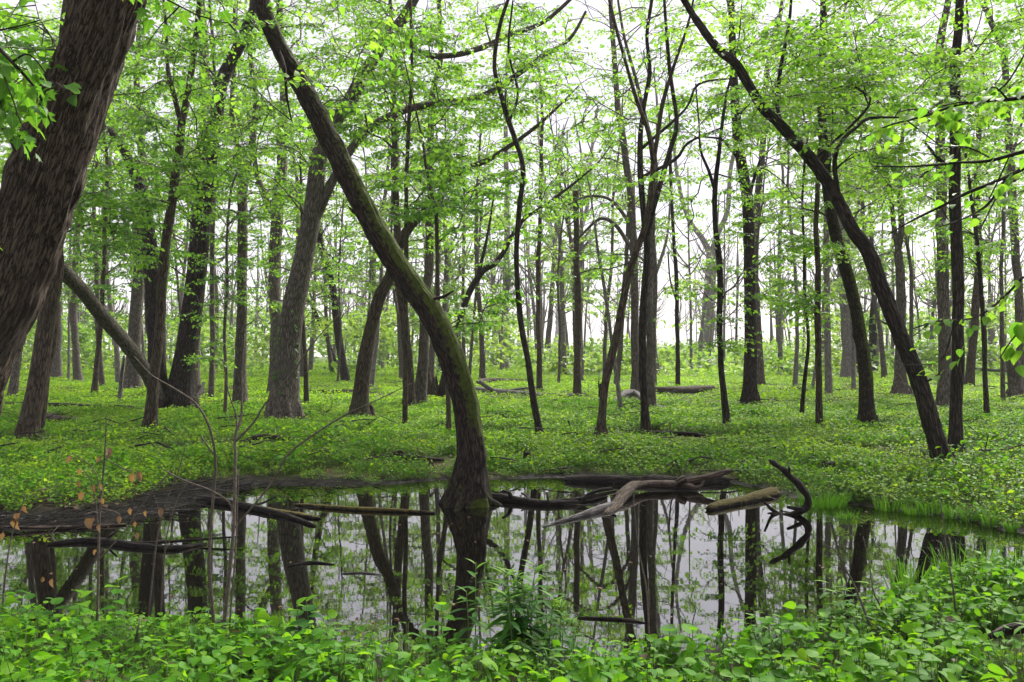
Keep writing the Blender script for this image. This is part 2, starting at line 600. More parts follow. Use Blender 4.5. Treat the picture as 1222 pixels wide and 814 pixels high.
# ------------------------------------------------------------------ ground
m, nt, new, link, out = node_mat('forest_floor')
g = new('ShaderNodeNewGeometry')
ma = new('ShaderNodeAttribute'); ma.attribute_name = 'mud'
n1 = new('ShaderNodeTexNoise'); n1.inputs['Scale'].default_value = 9; n1.inputs['Detail'].default_value = 7
n2 = new('ShaderNodeTexNoise'); n2.inputs['Scale'].default_value = 60; n2.inputs['Detail'].default_value = 4
n3 = new('ShaderNodeTexNoise'); n3.inputs['Scale'].default_value = 0.5; n3.inputs['Detail'].default_value = 5
for n in (n1, n2, n3):
    link(g.outputs['Position'], n.inputs['Vector'])
litter = ramp(nt, n1.outputs[0], [(0.3, (0.035, 0.026, 0.018)), (0.5, (0.085, 0.065, 0.042)), (0.68, (0.16, 0.12, 0.075))])
green = ramp(nt, n2.outputs[0], [(0.3, (0.012, 0.026, 0.006)), (0.7, (0.045, 0.075, 0.016))])
mud = ramp(nt, n1.outputs[0], [(0.35, (0.003, 0.0026, 0.0024)), (0.6, (0.009, 0.0075, 0.0066)), (0.8, (0.022, 0.019, 0.017))])
x1 = new('ShaderNodeMix'); x1.data_type = 'RGBA'
link(ramp(nt, n3.outputs[0], [(0.36, (0, 0, 0)), (0.6, (1, 1, 1))]), x1.inputs[0]); link(litter, x1.inputs[6]); link(green, x1.inputs[7])
x2 = new('ShaderNodeMix'); x2.data_type = 'RGBA'
link(ma.outputs['Fac'], x2.inputs[0]); link(x1.outputs[2], x2.inputs[6]); link(mud, x2.inputs[7])
p = new('ShaderNodeBsdfPrincipled')
p.inputs['Specular IOR Level'].default_value = 0.06
link(x2.outputs[2], p.inputs['Base Color'])
rr_ = new('ShaderNodeMapRange'); link(ma.outputs['Fac'], rr_.inputs[0]); rr_.inputs[3].default_value = 0.95; rr_.inputs[4].default_value = 0.6
link(rr_.outputs[0], p.inputs['Roughness'])
b = new('ShaderNodeBump'); b.inputs['Strength'].default_value = 0.8; b.inputs['Distance'].default_value = 0.05
link(n1.outputs[0], b.inputs['Height']); link(b.outputs[0], p.inputs['Normal'])
link(p.outputs[0], out.inputs['Surface'])
M['ground'] = m


def grow_axis(a, b, step, lim0, lim1):
    c = list(np.arange(a, b + 1e-6, step))
    d, x = step, b
    while x < lim1:
        d *= 1.11
        x += d
        c.append(x)
    d, x = step, a
    while x > lim0:
        d *= 1.11
        x -= d
        c.insert(0, x)
    return np.array(c)


gx, gy = grow_axis(-13, 13, 0.11, -2500, 2500), grow_axis(2.5, 16, 0.10, -400, 3000)
GX, GY = np.meshgrid(gx, gy)
SD = pond_sdf(GX, GY)
GZ = height_of(GX, GY, SD)
wide = 0.30 + 0.8 * smooth(-1.5, -5.0, GX) * smooth(7.5, 8.5, GY)
MUD = np.clip(1.25 - (SD + 0.5 * (fbm(GX * 2.2, GY * 2.2, 2.0) - 0.5)) / wide, 0, 1)
MUD = smooth(0.1, 0.8, MUD)
ny, nx = GX.shape
ii = np.arange(ny - 1)[:, None] * nx + np.arange(nx - 1)[None]
Q = np.stack([ii, ii + 1, ii + nx + 1, ii + nx], -1).reshape(-1, 4)
me = make_mesh('forest_floor', np.stack([GX, GY, GZ], -1).reshape(-1, 3), None, Q, {'mud': MUD.ravel()})
tag(obj('ground', me, M['ground']), 'forest floor of dark soil and leaf litter around the woodland pond', kind='structure')

# ------------------------------------------------------------------ water
m, nt, new, link, out = node_mat('pond_water')
g = new('ShaderNodeNewGeometry')
mp = new('ShaderNodeMapping'); mp.inputs['Scale'].default_value = (1.0, 2.2, 1)
link(g.outputs['Position'], mp.inputs['Vector'])
w1 = new('ShaderNodeTexNoise'); w1.inputs['Scale'].default_value = 2.2; w1.inputs['Detail'].default_value = 3
link(mp.outputs[0], w1.inputs['Vector'])
f1 = new('ShaderNodeTexNoise'); f1.inputs['Scale'].default_value = 2.4; f1.inputs['Detail'].default_value = 7; f1.inputs['Roughness'].default_value = 0.72
mp2 = new('ShaderNodeMapping'); mp2.inputs['Scale'].default_value = (0.8, 3.0, 1)
link(g.outputs['Position'], mp2.inputs['Vector']); link(mp2.outputs[0], f1.inputs['Vector'])
s1 = new('ShaderNodeTexVoronoi'); s1.inputs['Scale'].default_value = 34
link(g.outputs['Position'], s1.inputs['Vector'])
p = new('ShaderNodeBsdfPrincipled')
p.inputs['Base Color'].default_value = (0.003, 0.0028, 0.002, 1)
p.inputs['Roughness'].default_value = 0.015
p.inputs['IOR'].default_value = 3.0
b = new('ShaderNodeBump'); b.inputs['Strength'].default_value = 0.014; b.inputs['Distance'].default_value = 0.02
link(w1.outputs[0], b.inputs['Height']); link(b.outputs[0], p.inputs['Normal'])
film = new('ShaderNodeBsdfPrincipled')
film.inputs['Base Color'].default_value = (0.06, 0.06, 0.048, 1)
film.inputs['Roughness'].default_value = 0.35
fm = ramp(nt, f1.outputs[0], [(0.64, (0, 0, 0)), (0.67, (0.3, 0.3, 0.3)), (0.70, (0, 0, 0))])
sp = ramp(nt, s1.outputs['Distance'], [(0.05, (0.8, 0.8, 0.8)), (0.11, (0, 0, 0))])
sm = new('ShaderNodeMath'); sm.operation = 'MULTIPLY'
link(sp, sm.inputs[0]); link(ramp(nt, f1.outputs[0], [(0.54, (0, 0, 0)), (0.66, (1, 1, 1))]), sm.inputs[1])
mxm = new('ShaderNodeMath'); mxm.operation = 'MAXIMUM'
link(fm, mxm.inputs[0]); link(sm.outputs[0], mxm.inputs[1])
mix = new('ShaderNodeMixShader')
link(mxm.outputs[0], mix.inputs[0]); link(p.outputs[0], mix.inputs[1]); link(film.outputs[0], mix.inputs[2])
link(mix.outputs[0], out.inputs['Surface'])
M['water'] = m
sx0, sy0 = SHORE.min(0) - 0.6
sx1, sy1 = SHORE.max(0) + 0.6
me = make_mesh('pond_water', [(sx0, sy0, 0), (sx1, sy0, 0), (sx1, sy1, 0), (sx0, sy1, 0)], None, [[0, 1, 2, 3]])
tag(obj('water', me, M['water']), 'still dark pond water mirroring the trees', kind='structure')


# ------------------------------------------------------------------ trees
def px_path(pts, Y, wob=0.0, dY=0.0):
    """Pixel polyline (x, y, width) to a path with radii in a plane about Y metres off; wob sways it in depth."""
    out = []
    n = len(pts)
    ph = rng.random() * 6
    for i, (x, y, w) in enumerate(pts):
        f = i / max(1, n - 1)
        yy = Y + dY * f + wob * math.sin(ph + 3.0 * f) * min(1, f * 3)
        p_ = at(x, y, yy)
        out.append((*p_, w * yy / F / 2))
    return np.array(out)


def grow(nodes, rads, attract, rise=0.5, tip_r=0.004, step=0.35, jitter=0.03):
    """Grow branches from the nodes of a stem to every attractor. Returns positions, parents, radii, number of stem nodes, tips."""
    pos = [np.array(q) for q in nodes]
    n0 = len(pos)
    par = [-1] * n0
    plen = [0.0] * n0
    P = np.zeros((n0 + 200 + len(attract) * 26, 3))
    P[:n0] = np.array(nodes)
    PL = np.zeros(len(P))
    tips = []
    d0 = [np.min(np.linalg.norm(P[:n0] - a, axis=1)) for a in attract]
    for ai in np.argsort(d0):
        a = attract[ai]
        n = len(pos)
        dv = a - P[:n]
        d = np.linalg.norm(dv, axis=1)
        h = np.hypot(dv[:, 0], dv[:, 1])
        cost = d + rise * np.maximum(0, 0.55 * h - dv[:, 2]) + 0.22 * PL[:n]
        b_ = int(np.argmin(cost))
        p0, dist = P[b_].copy(), d[b_]
        if par[b_] >= 0:
            d0_ = unit(P[b_] - P[par[b_]])
        else:
            d0_ = unit(np.array([dv[b_][0], dv[b_][1], abs(h[b_]) * 0.8 + 0.1]))
        to = dv[b_] / max(dist, 1e-6)
        c1 = p0 + (0.45 * d0_ + 0.35 * to + np.array([0, 0, 0.25])) * dist * 0.35
        flat = unit(np.array([dv[b_][0], dv[b_][1], 0.15 * dv[b_][2]]) + 1e-6)
        c2 = a - flat * dist * 0.30 + np.array([0, 0, 0.04]) * dist
        k = min(24, max(2, int(math.ceil(dist / step))))
        t = (np.arange(1, k + 1) / k)[:, None]
        path = (1 - t) ** 3 * p0 + 3 * (1 - t) ** 2 * t * c1 + 3 * (1 - t) * t ** 2 * c2 + t ** 3 * a
        path = path + rng.normal(0, jitter, path.shape) * min(1.0, dist) * (1 - t * 0.5)
        prev = b_
        for q in path:
            if len(pos) >= len(P):
                break
            idx = len(pos)
            P[idx] = q
            pos.append(q)
            par.append(prev)
            PL[idx] = PL[prev] + step
            prev = idx
        tips.append(prev)
    n = len(pos)
    cnt = np.zeros(n)
    for t in tips:
        cnt[t] += 1
    for i in range(n - 1, n0 - 1, -1):
        if par[i] >= n0:
            cnt[par[i]] += cnt[i]
    R = np.zeros(n)
    R[:n0] = rads
    R[n0:] = tip_r * np.maximum(cnt[n0:], 1) ** 0.46
    return P[:n], np.array(par), R, n0, tips, cnt


def branches_of(P, par, R, n0, cnt):
    """Chains of nodes, grouped by the first-order branch they belong to."""
    n = len(P)
    kids = {}
    for i in range(n0, n):
        kids.setdefault(par[i], []).append(i)
    groups = {}
    stack = []
    for b_, ks in kids.items():
        if b_ < n0:
            for k in ks:
                stack.append((b_, k, k))
    while stack:
        base, first, root = stack.pop()
        chain, rr = [base], [R[first] * 1.15]
        if base < n0:
            rr[0] = min(R[first] * 1.25, R[base] * 0.9)
        i = first
        while True:
            chain.append(i)
            rr.append(R[i])
            ks = kids.get(i, [])
            if not ks:
                break
            ks = sorted(ks, key=lambda q: -cnt[q])
            for q in ks[1:]:
                stack.append((i, q, root))
            i = ks[0]
        rr[-1] *= 0.45
        groups.setdefault(root, []).append((np.array(chain), np.array(rr)))
    return groups


def foliage(tip_paths, per, nl, size, shape, spread=0.5, drop=0.12, twigs=True, twig_r=0.0032):
    """Twigs fanned about branch ends with leaves set along them, in flat layers."""
    S, D, L = [], [], []
    for path in tip_paths:
        m_ = len(path)
        dirn = unit(path[-1] - path[0])
        az0 = math.atan2(dirn[1], dirn[0])
        for q in range(per):
            f = rng.random() ** 0.7
            i = min(m_ - 2, int(f * (m_ - 1)))
            u_ = f * (m_ - 1) - i
            S.append(path[i] * (1 - u_) + path[i + 1] * u_)
            az = az0 + (1 if q % 2 else -1) * rng.uniform(0.35, 1.5)
            D.append((math.cos(az), math.sin(az), rng.normal(-0.02, 0.16)))
            L.append(spread * rng.uniform(0.5, 1.15) * (1.15 - 0.5 * f))
        S.append(path[-1]); D.append(dirn * np.array([1, 1, 0.4])); L.append(spread * 0.7)
    S, D, L = np.array(S), unit(np.array(D)), np.array(L)
    n = len(S)
    E = S + D * L[:, None] - np.array([0, 0, 1.0]) * (L * drop)[:, None]
    t = np.linspace(0.18, 1.0, nl)[None, :] + rng.uniform(-0.05, 0.05, (n, nl))
    LP = S[:, None] * (1 - t[..., None]) + E[:, None] * t[..., None]
    side = np.stack([-D[:, 1], D[:, 0], 0 * D[:, 0]], -1)
    sgn = np.where(np.arange(nl) % 2 == 0, 1.0, -1.0)[None, :, None]
    a = rng.uniform(0.5, 1.1, (n, nl, 1))
    LD = D[:, None] * (1.15 - a) + side[:, None] * sgn * a + rng.normal(0, 0.22, (n, nl, 3)) + np.array([0, 0, -0.42])
    LP = LP + unit(LD) * (size * 0.3)
    LN = np.array([0, 0, 1.0]) + rng.normal(0, 0.62, (n, nl, 3))
    sz = size * rng.uniform(0.55, 1.2, (n, nl))
    tint = np.clip(rng.normal(0.5, 0.2, (n, 1)) + rng.normal(0, 0.13, (n, nl)), 0, 1)
    V, T, ti = place_leaves(shape, LP.reshape(-1, 3), LD.reshape(-1, 3), LN.reshape(-1, 3), sz.ravel(), tint.ravel())
    mi = np.zeros(len(T), np.int32)
    Qs = None
    if twigs:
        TV, Qs = thin_prisms(S, E, twig_r * 1.4, twig_r * 0.5)
        Qs = Qs + len(V)
        V = np.concatenate([V, TV])
        ti = np.concatenate([ti, np.full(len(TV), 0.5)])
        mi = np.concatenate([mi, np.ones(len(Qs), np.int32)])
    return V, T, Qs, ti, mi


TREE_STATS = [0, 0]
BASES = []


def tree(name, label, bark, pts, ext=5.0, limbs=(), n=30, z0=None, z1=None, R=2.5, zones=(), leaf='leaf_light', size=None, per=8, nl=10, spread=0.75,
         flare=0.6, ridge=0.0, sides=None, wob=0.15, dY=0.0, cat='tree', group=None, depth=None, moss=False, step=None, shape=None, freq=26.0, topdir=None, tip_r=None, rise=0.5, bend=0.5):
    bx, by, bw = pts[0]
    base = ground_hit(bx, by)
    base[2] = max(base[2], 0.0)
    Y = depth or base[1]
    path = px_path(pts, Y, wob, dY)
    d = unit(path[1][:3] - path[0][:3])
    if d[2] < 0.3:
        d = np.array([0, 0, 1.0])
    path[0, :3] = [path[0, 0], path[0, 1], max(float(height_of(path[0, 0], path[0, 1])), 0) if depth is None else path[0, 2]]
    foot = np.concatenate([path[0, :3] - d * 0.35, [path[0, 3] * 1.05]])
    path = np.vstack([foot, path])
    ntr = len(path)
    if ext > 0:
        e = unit(path[-1][:3] - path[-2][:3])
        q = path[-1].copy()
        r_ = q[3]
        k = max(2, int(ext / 1.2))
        for i in range(k):
            e = unit(e + np.array([rng.normal(0, 0.10), rng.normal(0, 0.10), bend * 0.35]) if topdir is None else e + np.array(topdir) * 0.3)
            q = q.copy()
            q[:3] = q[:3] + e * ext / k
            q[3] = max(0.006, r_ * (1 - 0.75 * (i + 1) / k))
            path = np.vstack([path, q])
    px1 = Y / F                                    # metres per pixel at that depth
    rmax = path[1, 3]
    st = step or max(0.06, min(0.4, rmax * 1.2))
    rp = hermite(path, st)
    rp[:, 3] = np.maximum(rp[:, 3], 0.003)
    o_ = rng.random() * 50
    am = (0.22 * rp[:, 3] * (0.15 if rp[0, 3] > 0.2 and Y < 12 else 1) + 0.02) * smooth(0.3, 1.5, rp[:, 2] - base[2])
    for c_ in (0, 1):
        rp[:, c_] += am * 2.4 * (fbm(rp[:, 2] * 0.9, o_ + 9 * c_, 0.0, 3) - 0.5)
    BASES.append((path[1, 0], path[1, 1], path[1, 3]))
    root = thing(name, label, cat, path[1, :3], group)
    o3 = path[1, :3]
    g_ = Geo()
    sd = sides or int(np.clip(rmax / px1 * 1.6, 7, 22))
    g_.tube(rp[:, :3] - o3, rp[:, 3], sd, flare=flare, rough=0.05 if rmax / px1 > 5 else 0.10, ridge=ridge, freq=freq, oval=0.05, knots=int(np.clip(rmax / px1 * 0.8, 0, 9)))
    extra = None
    if moss:
        def extra(V):
            f = smooth(-0.35, 0.75, (V[:, 0] * 0.9 + V[:, 2] * 0.35 - np.interp(V[:, 2], rp[:, 2] - o3[2], (rp[:, 0] - o3[0]) * 0.9 + (rp[:, 2] - o3[2]) * 0.35)) / (rmax * 1.0))
            hz = smooth(0.5, 1.2, V[:, 2]) * (1 - 0.6 * smooth(3.2, 4.2, V[:, 2])) + (1 - smooth(0.03, 0.16, V[:, 2])) * 0.8
            return {'moss': np.clip(f * 0.75 * hz + 0.1, 0, 1)}
    obj('trunk', g_.mesh('trunk', extra), M[bark], root)
    if rmax / px1 > 3.5 and flare:
        for i in range(int(rng.integers(2, 5))):                    # stubs of shed limbs
            j = int(rng.uniform(0.15, 0.85) * len(rp))
            q0, r0 = rp[j, :3] - o3, rp[j, 3]
            a = rng.random() * 6.283
            dv = np.array([math.cos(a), math.sin(a), rng.uniform(0.1, 0.7)])
            l = r0 + rng.uniform(0.05, 0.32)
            q = np.array([q0 + dv * r0 * 0.5, q0 + dv * (r0 * 0.5 + l * 0.5), q0 + dv * l + [0, 0, 0.04]])
            obj('branch_stub', Geo().tube(q, np.array([0.26, 0.2, 0.13]) * max(r0 * 0.7, 0.03), 7, rough=0.15, jag=0.8).mesh('branch_stub', (lambda V: {'moss': np.zeros(len(V))}) if moss else None), M[bark], root)
    if rmax / px1 > 6.5 and flare:
        nr = int(rng.integers(4, 7))
        for i in range(nr):
            a = i / nr * 6.283 + rng.normal(0, 0.25)
            l = rmax * rng.uniform(1.7, 2.9)
            ca, sa = math.cos(a), math.sin(a)
            zz = [0.9 * rmax + 0.12, 0.24 * rmax + 0.03, -0.01, -0.07]
            rr_q = [rmax * 0.16, rmax * 0.24, rmax * 0.15, rmax * 0.05]
            q = np.array([(ca * f, sa * f, z_, r_) for f, z_, r_ in zip((rmax * 0.88, rmax * 1.12, l * 0.75, l), zz, rr_q)])
            q[2:, :2] += rng.normal(0, 0.12 * rmax, (2, 2))
            q = hermite(q, max(0.03, rmax * 0.25))
            obj('root', Geo().tube(q[:, :3], np.maximum(q[:, 3], 0.008), 9, rough=0.15).mesh('root', (lambda V: {'moss': np.full(len(V), 0.30)}) if moss else None), M[bark], root)
    # where branches may leave from
    z0 = z0 if z0 is not None else base[2] + 2.0
    stem = hermite(path, 0.45)
    stem = stem[stem[:, 2] > min(z0 - 1.5, stem[:, 2].max() - 1.0)]
    nodes, rads = [s_[:3] for s_ in stem], [s_[3] for s_ in stem]
    for lp in limbs:
        w0 = np.array([*at(lp[0][0], lp[0][1], Y + 0.0)])
        L_ = px_path(lp, Y, 0.25)
        j = int(np.argmin(np.linalg.norm(rp[:, :3] - L_[0, :3], axis=1)))
        sh = rp[j, :3] - L_[0, :3]
        L_[:, 1] += sh[1]
        L_[0, :3] = rp[j, :3]
        LR = hermite(L_, 0.16)
        LR[:, 3] = np.maximum(LR[:, 3], 0.004)
        obj('branch', Geo().tube(LR[:, :3] - o3, LR[:, 3], int(np.clip(LR[0, 3] / px1 * 2, 6, 14)), rough=0.08).mesh('branch'), M[bark], root)
        for s_ in LR[3::2]:
            nodes.append(s_[:3]); rads.append(s_[3])
    # attractors
    A = []
    thin = 0.60 if 555 < bx < 960 else 0.86                  # the stand is more open in the middle
    n = int(n * 2.1)
    zt = z1 if z1 is not None else min(17.0, CAMZ + 0.50 * Y + 1.0)
    lim = path[:, 2].max() + 0.8
    zt = max(min(zt, lim), z0 + 0.5)
    axz = np.maximum.accumulate(rp[:, 2] + np.arange(len(rp)) * 1e-6)
    for i in range(n):
        z = z0 + (zt - z0) * rng.random() ** 0.9
        f = (z - z0) / (zt - z0)
        rad = R * (0.55 + 0.7 * f * (1.25 - f)) * math.sqrt(rng.uniform(0.06, 1.0))
        az = rng.random() * 2 * np.pi
        A.append((np.interp(z, axz, rp[:, 0]) + rad * math.cos(az), np.interp(z, axz, rp[:, 1]) + rad * math.sin(az), z + rng.normal(0, 0.2)))
    for (zx, zy, rx, ry, k) in zones:
        for i in range(int(k * 1.25)):
            while True:
                u_, v_, w_ = rng.uniform(-1, 1, 3)
                if u_ * u_ + v_ * v_ + w_ * w_ < 1:
                    break
            A.append(at(zx + u_ * rx, zy + v_ * ry, Y + w_ * min(2.2, rx * px1)))
    A = [np.array(a) for a in A if a[2] > 0.5]
    if not A:
        return root
    tr = tip_r or np.clip(0.36 * px1, 0.0025, 0.020)
    P, par, RR, n0, tips, cnt = grow(nodes, rads, A, tip_r=tr, rise=rise)
    groups = branches_of(P, par, RR, n0, cnt)
    big, small = [], []
    order = sorted(groups, key=lambda q: -RR[q])
    for q in order:
        (big if (RR[q] * 2 / px1 > 1.9 and len(big) < 10) else small).append(q)

    def build(gr, g2):
        for chain, rr in gr:
            pts_ = np.concatenate([P[chain], rr[:, None]], 1)
            w_ = rr[0] * 2 / px1
            if len(pts_) > 2 and w_ > 2.5:
                pts_ = hermite(pts_, 0.22)
            g2.tube(pts_[:, :3] - o3, np.maximum(pts_[:, 3], 0.0015), 7 if w_ > 4 else (5 if w_ > 2 else 4), rough=0.06 if w_ > 3 else 0, cap=False)
    for q in big:
        g2 = Geo()
        build(groups[q], g2)
        obj('branch', g2.mesh('branch'), M[bark], root)
    if small:
        g2 = Geo()
        for q in small:
            build(groups[q], g2)
        tag(obj('twigs', g2.mesh('twigs'), M[bark], root), kind='stuff')
    if leaf and per:
        sz = 1.2 * (size or 0.085 * max(1.0, (Y / 22.0) ** 0.85))
        tp = []
        for t in tips:
            if rng.random() > thin - 0.08:
                continue                                    # bare twigs not yet in leaf
            c_ = [t]
            while len(c_) < 4 and par[c_[-1]] >= 0:
                c_.append(par[c_[-1]])
            tp.append(P[c_[::-1]])
        if not tp:
            return root
        shp = shape or (LEAF4 if Y < 13 else LEAF2)
        V, T, Qs, ti, mi = foliage(tp, per, nl, sz, shp, spread, twigs=Y < 42, twig_r=0.0042 * max(1.0, Y / 22.0))
        me_ = make_mesh('crown', V - o3, T, Qs, {'tint': ti}, mat_idx=mi)
        obj('crown', me_, [M[leaf], M['twig']], root)
        TREE_STATS[0] += len(T)
    return root


M['litter'] = leaf_mat('litter', [(0.06, 0.042, 0.028), (0.12, 0.088, 0.06), (0.20, 0.15, 0.11)], 0.6, yellow=1.1, gloss=0.2, scale=3)
LOGS = []
# ---- the big trees, left to right
tree('leaning_tree', 'huge dark furrowed trunk leaning in from the upper left corner', 'bark_big',
     [(-150, 720, 108), (-100, 600, 100), (-45, 440, 90), (5, 340, 84), (43, 247, 80), (90, 118, 74), (132, 0, 68)], ext=5, n=10, z0=4.6, R=1.8, leaf='leaf_maple',
     flare=0.3, ridge=0.022, sides=132, step=0.03, freq=27, wob=0.05, size=0.09, per=4,
     limbs=[[(62, 250, 10), (30, 200, 7), (12, 160, 5), (-20, 120, 4)]], zones=[(20, 60, 70, 60, 12)])
tree('leaning_tree', 'brown trunk with a pale split stripe just right of the huge leaning trunk', 'bark_brown',
     [(32, 524, 25), (40, 480, 22), (50, 420, 21), (58, 365, 20), (64, 310, 19), (69, 200, 17), (75, 90, 15), (82, 0, 14)], ext=6, n=26, z0=4.0, R=3, leaf='leaf_maple',
     zones=[(30, 110, 80, 110, 22), (120, 260, 60, 60, 10)], flare=0.5)
tree('slender_tree', 'thin second stem growing against the brown split trunk on the left', 'bark_brown',
     [(45, 520, 13), (55, 450, 11), (62, 400, 11), (67, 330, 10), (71, 250, 9), (72, 150, 8), (76, 60, 7), (80, 0, 7)], ext=4, n=8, z0=4, R=1.5, leaf='leaf_maple', flare=0.3)
tree('sapling', 'dark sapling with a forked top standing before the thick twin trunks on the left', 'bark_brown',
     [(178, 517, 17), (183, 465, 13), (189, 400, 12), (194, 340, 12), (200, 272, 11), (208, 220, 11), (214, 187, 11), (217, 150, 10)], ext=0, n=6, z0=3.5, R=1.2, leaf='leaf_maple',
     limbs=[[(217, 150, 9), (222, 110, 8), (230, 57, 7), (236, 0, 6), (240, -60, 4)], [(216, 148, 7), (205, 110, 6), (198, 80, 5), (196, 30, 4), (190, -30, 3)]],
     zones=[(215, 90, 110, 110, 24), (260, 190, 80, 60, 9), (165, 230, 60, 50, 6)], size=0.088, shape=LEAF4)
tree('snag', 'curving dark trunk broken off at the top behind the forked sapling', 'bark_dark',
     [(192, 492, 22), (187, 420, 19), (183, 360, 18), (180, 305, 18), (177, 262, 15), (168, 225, 13), (158, 200, 12), (147, 178, 10), (131, 155, 7)], ext=0, n=5, z0=4, R=1.5, leaf='leaf_light', per=3, flare=0.4)
tree('forest_tree', 'thick dark trunk curving right at the top left of centre', 'bark_dark',
     [(212, 492, 36), (216, 450, 26), (223, 400, 24), (232, 340, 23), (239, 280, 22), (248, 200, 18), (259, 135, 16), (270, 85, 15), (295, 33, 13), (308, 0, 11)], ext=6, n=44, z0=4.2, R=4.2,
     leaf='leaf_maple', flare=0.6, zones=[(250, 60, 90, 60, 14)])
tree('forest_tree', 'pale grey straight trunk rising behind the thick dark curving one', 'bark_grey',
     [(228, 470, 18), (231, 380, 17), (234, 280, 16), (237, 200, 16), (246, 150, 14), (243, 60, 12), (240, 0, 10)], ext=7, n=36, z0=6, R=4.5, leaf='leaf_light')
tree('slender_tree', 'thin grey stem between the thick curving trunk and the forked grey tree', 'bark_grey',
     [(252, 478, 7), (253, 400, 6), (253, 320, 6), (255, 230, 5), (256, 150, 5), (255, 60, 4)], ext=6, n=22, z0=5, R=2, leaf='leaf_light')
tree('forest_tree', 'grey trunk forking into a Y high up left of the ivy-footed tree', 'bark_grey',
     [(287, 487, 17), (287, 430, 14), (288, 360, 12), (289, 290, 12), (290, 235, 12), (293, 205, 11)], ext=0, n=26, z0=6, R=3.2, leaf='leaf_light',
     limbs=[[(292, 215, 9), (300, 175, 8), (305, 120, 7), (298, 60, 6), (300, 0, 5), (302, -60, 3)], [(292, 212, 8), (284, 180, 7), (276, 130, 6), (280, 60, 5), (278, -20, 3)]],
     zones=[(285, 120, 60, 60, 14)])
tree('forest_tree', 'tall pale trunk with a low forking limb in the left middle distance', 'bark_grey',
     [(330, 472, 18), (329, 400, 15), (329, 330, 15), (330, 275, 15), (334, 235, 14), (337, 170, 12), (338, 100, 10), (334, 0, 8)], ext=8, n=40, z0=7, R=4.5, leaf='leaf_far',
     limbs=[[(327, 262, 9), (318, 240, 8), (306, 205, 7), (300, 160, 5), (292, 110, 4)]])
tree('forest_tree', 'big grey tree with ivy at its foot and a long limb arching right', 'bark_grey',
     [(339, 503, 38), (340, 470, 30), (344, 422, 27), (349, 372, 26), (357, 330, 24), (367, 285, 22), (374, 240, 21), (382, 187, 19), (402, 140, 18), (416, 122, 17), (430, 97, 16), (453, 57, 14), (483, 20, 12), (500, -10, 11)],
     ext=5, n=40, z0=5.0, R=4.5, leaf='leaf_light', flare=0.5,
     limbs=[[(368, 272, 13), (378, 252, 12), (396, 212, 11), (420, 172, 10), (446, 147, 10), (480, 130, 9), (513, 122, 8), (573, 113, 8), (612, 90, 7), (645, 66, 6), (672, 50, 5), (686, 36, 4), (700, 10, 3)],
            [(488, 52, 8), (500, 62, 8), (536, 66, 7), (573, 57, 7), (612, 40, 6), (650, 25, 5), (690, -10, 4)]],
     zones=[(600, 60, 110, 60, 16), (440, 40, 90, 60, 14)])
tree('mossy_tree', 'big leaning trunk with green moss, rooted in the edge of the pond', 'bark_moss',
     [(558, 602, 40.5), (561, 570, 33.1), (563, 540, 31.3), (558, 500, 30.4), (552, 470, 31.3), (536, 422, 31.3), (513, 372, 30.4), (486, 335, 29.4), (460, 295, 28.5), (440, 260, 27.6), (416, 214, 26.7), (389, 160, 24.8), (363, 110, 23), (339, 67, 21.2), (323, 33, 19.3), (313, 0, 18.4)],
     ext=4, n=10, z0=4.6, R=2, leaf='leaf_maple', flare=1.25, ridge=0.010, sides=96, step=0.035, freq=40, moss=True, wob=0.08, per=4,
     limbs=[[(330, 45, 5), (338, 80, 4), (340, 110, 3), (346, 142, 2)]])
tree('forest_tree', 'thick pale brown trunk leaning right behind the mossy pond tree', 'bark_brown',
     [(431, 501, 26), (430, 485, 20), (432, 459, 17), (436, 430, 17), (441, 400, 15), (447, 375, 14), (455, 350, 14), (466, 330, 13), (476, 300, 12), (492, 268, 11), (520, 240, 9), (548, 205, 8), (585, 190, 6)], ext=3, n=16, z0=4, R=2.5, leaf='leaf_light', flare=0.4)
tree('leaning_tree', 'dark slim leaning trunk in the distance left of the pale brown one', 'bark_dark',
     [(413, 456, 10), (408, 425, 9), (403, 389, 9), (396, 340, 8), (387, 305, 8), (382, 285, 7), (375, 230, 6), (370, 150, 5)], ext=4, n=24, z0=7, R=3, leaf='leaf_far')
tree('leaning_tree', 'thin curved stem leaning left in the distance beside the dark slim trunk', 'bark_dark',
     [(407, 447, 6), (398, 425, 5), (385, 392, 5), (375, 370, 5), (366, 350, 4), (362, 310, 3)], ext=3, n=10, z0=5, R=2, leaf='leaf_far', dY=-1)
tree('young_maple', 'slender maple with a cloud of fresh green leaves above the mossy trunk', 'bark_brown',
     [(483, 512, 7), (484, 450, 6), (484, 380, 6), (485, 300, 6), (485, 230, 5), (488, 150, 5), (492, 80, 4), (490, 20, 4)], ext=2, n=8, z0=4, R=1.5, leaf='leaf_maple',
     zones=[(450, 70, 115, 75, 30), (530, 130, 70, 60, 14), (500, 210, 50, 60, 12), (420, 150, 40, 40, 6)], size=0.085, shape=LEAF4)
tree('forest_tree', 'dark straight trunk standing right of the slender maple before the broken stump', 'bark_brown',
     [(489, 488, 15), (487, 440, 11), (483, 390, 10), (478, 345, 10), (476, 300, 9), (474, 240, 8), (470, 160, 7)], ext=7, n=22, z0=6.5, R=3.5, leaf='leaf_light')
tree('forest_tree', 'furrowed trunk hugging the left side of the broken jagged stump', 'bark_grey',
     [(500, 487, 17), (503, 450, 13), (505, 410, 12), (508, 360, 11), (512, 300, 10), (514, 220, 9), (516, 120, 7)], ext=7, n=26, z0=6.5, R=3.5, leaf='leaf_light')
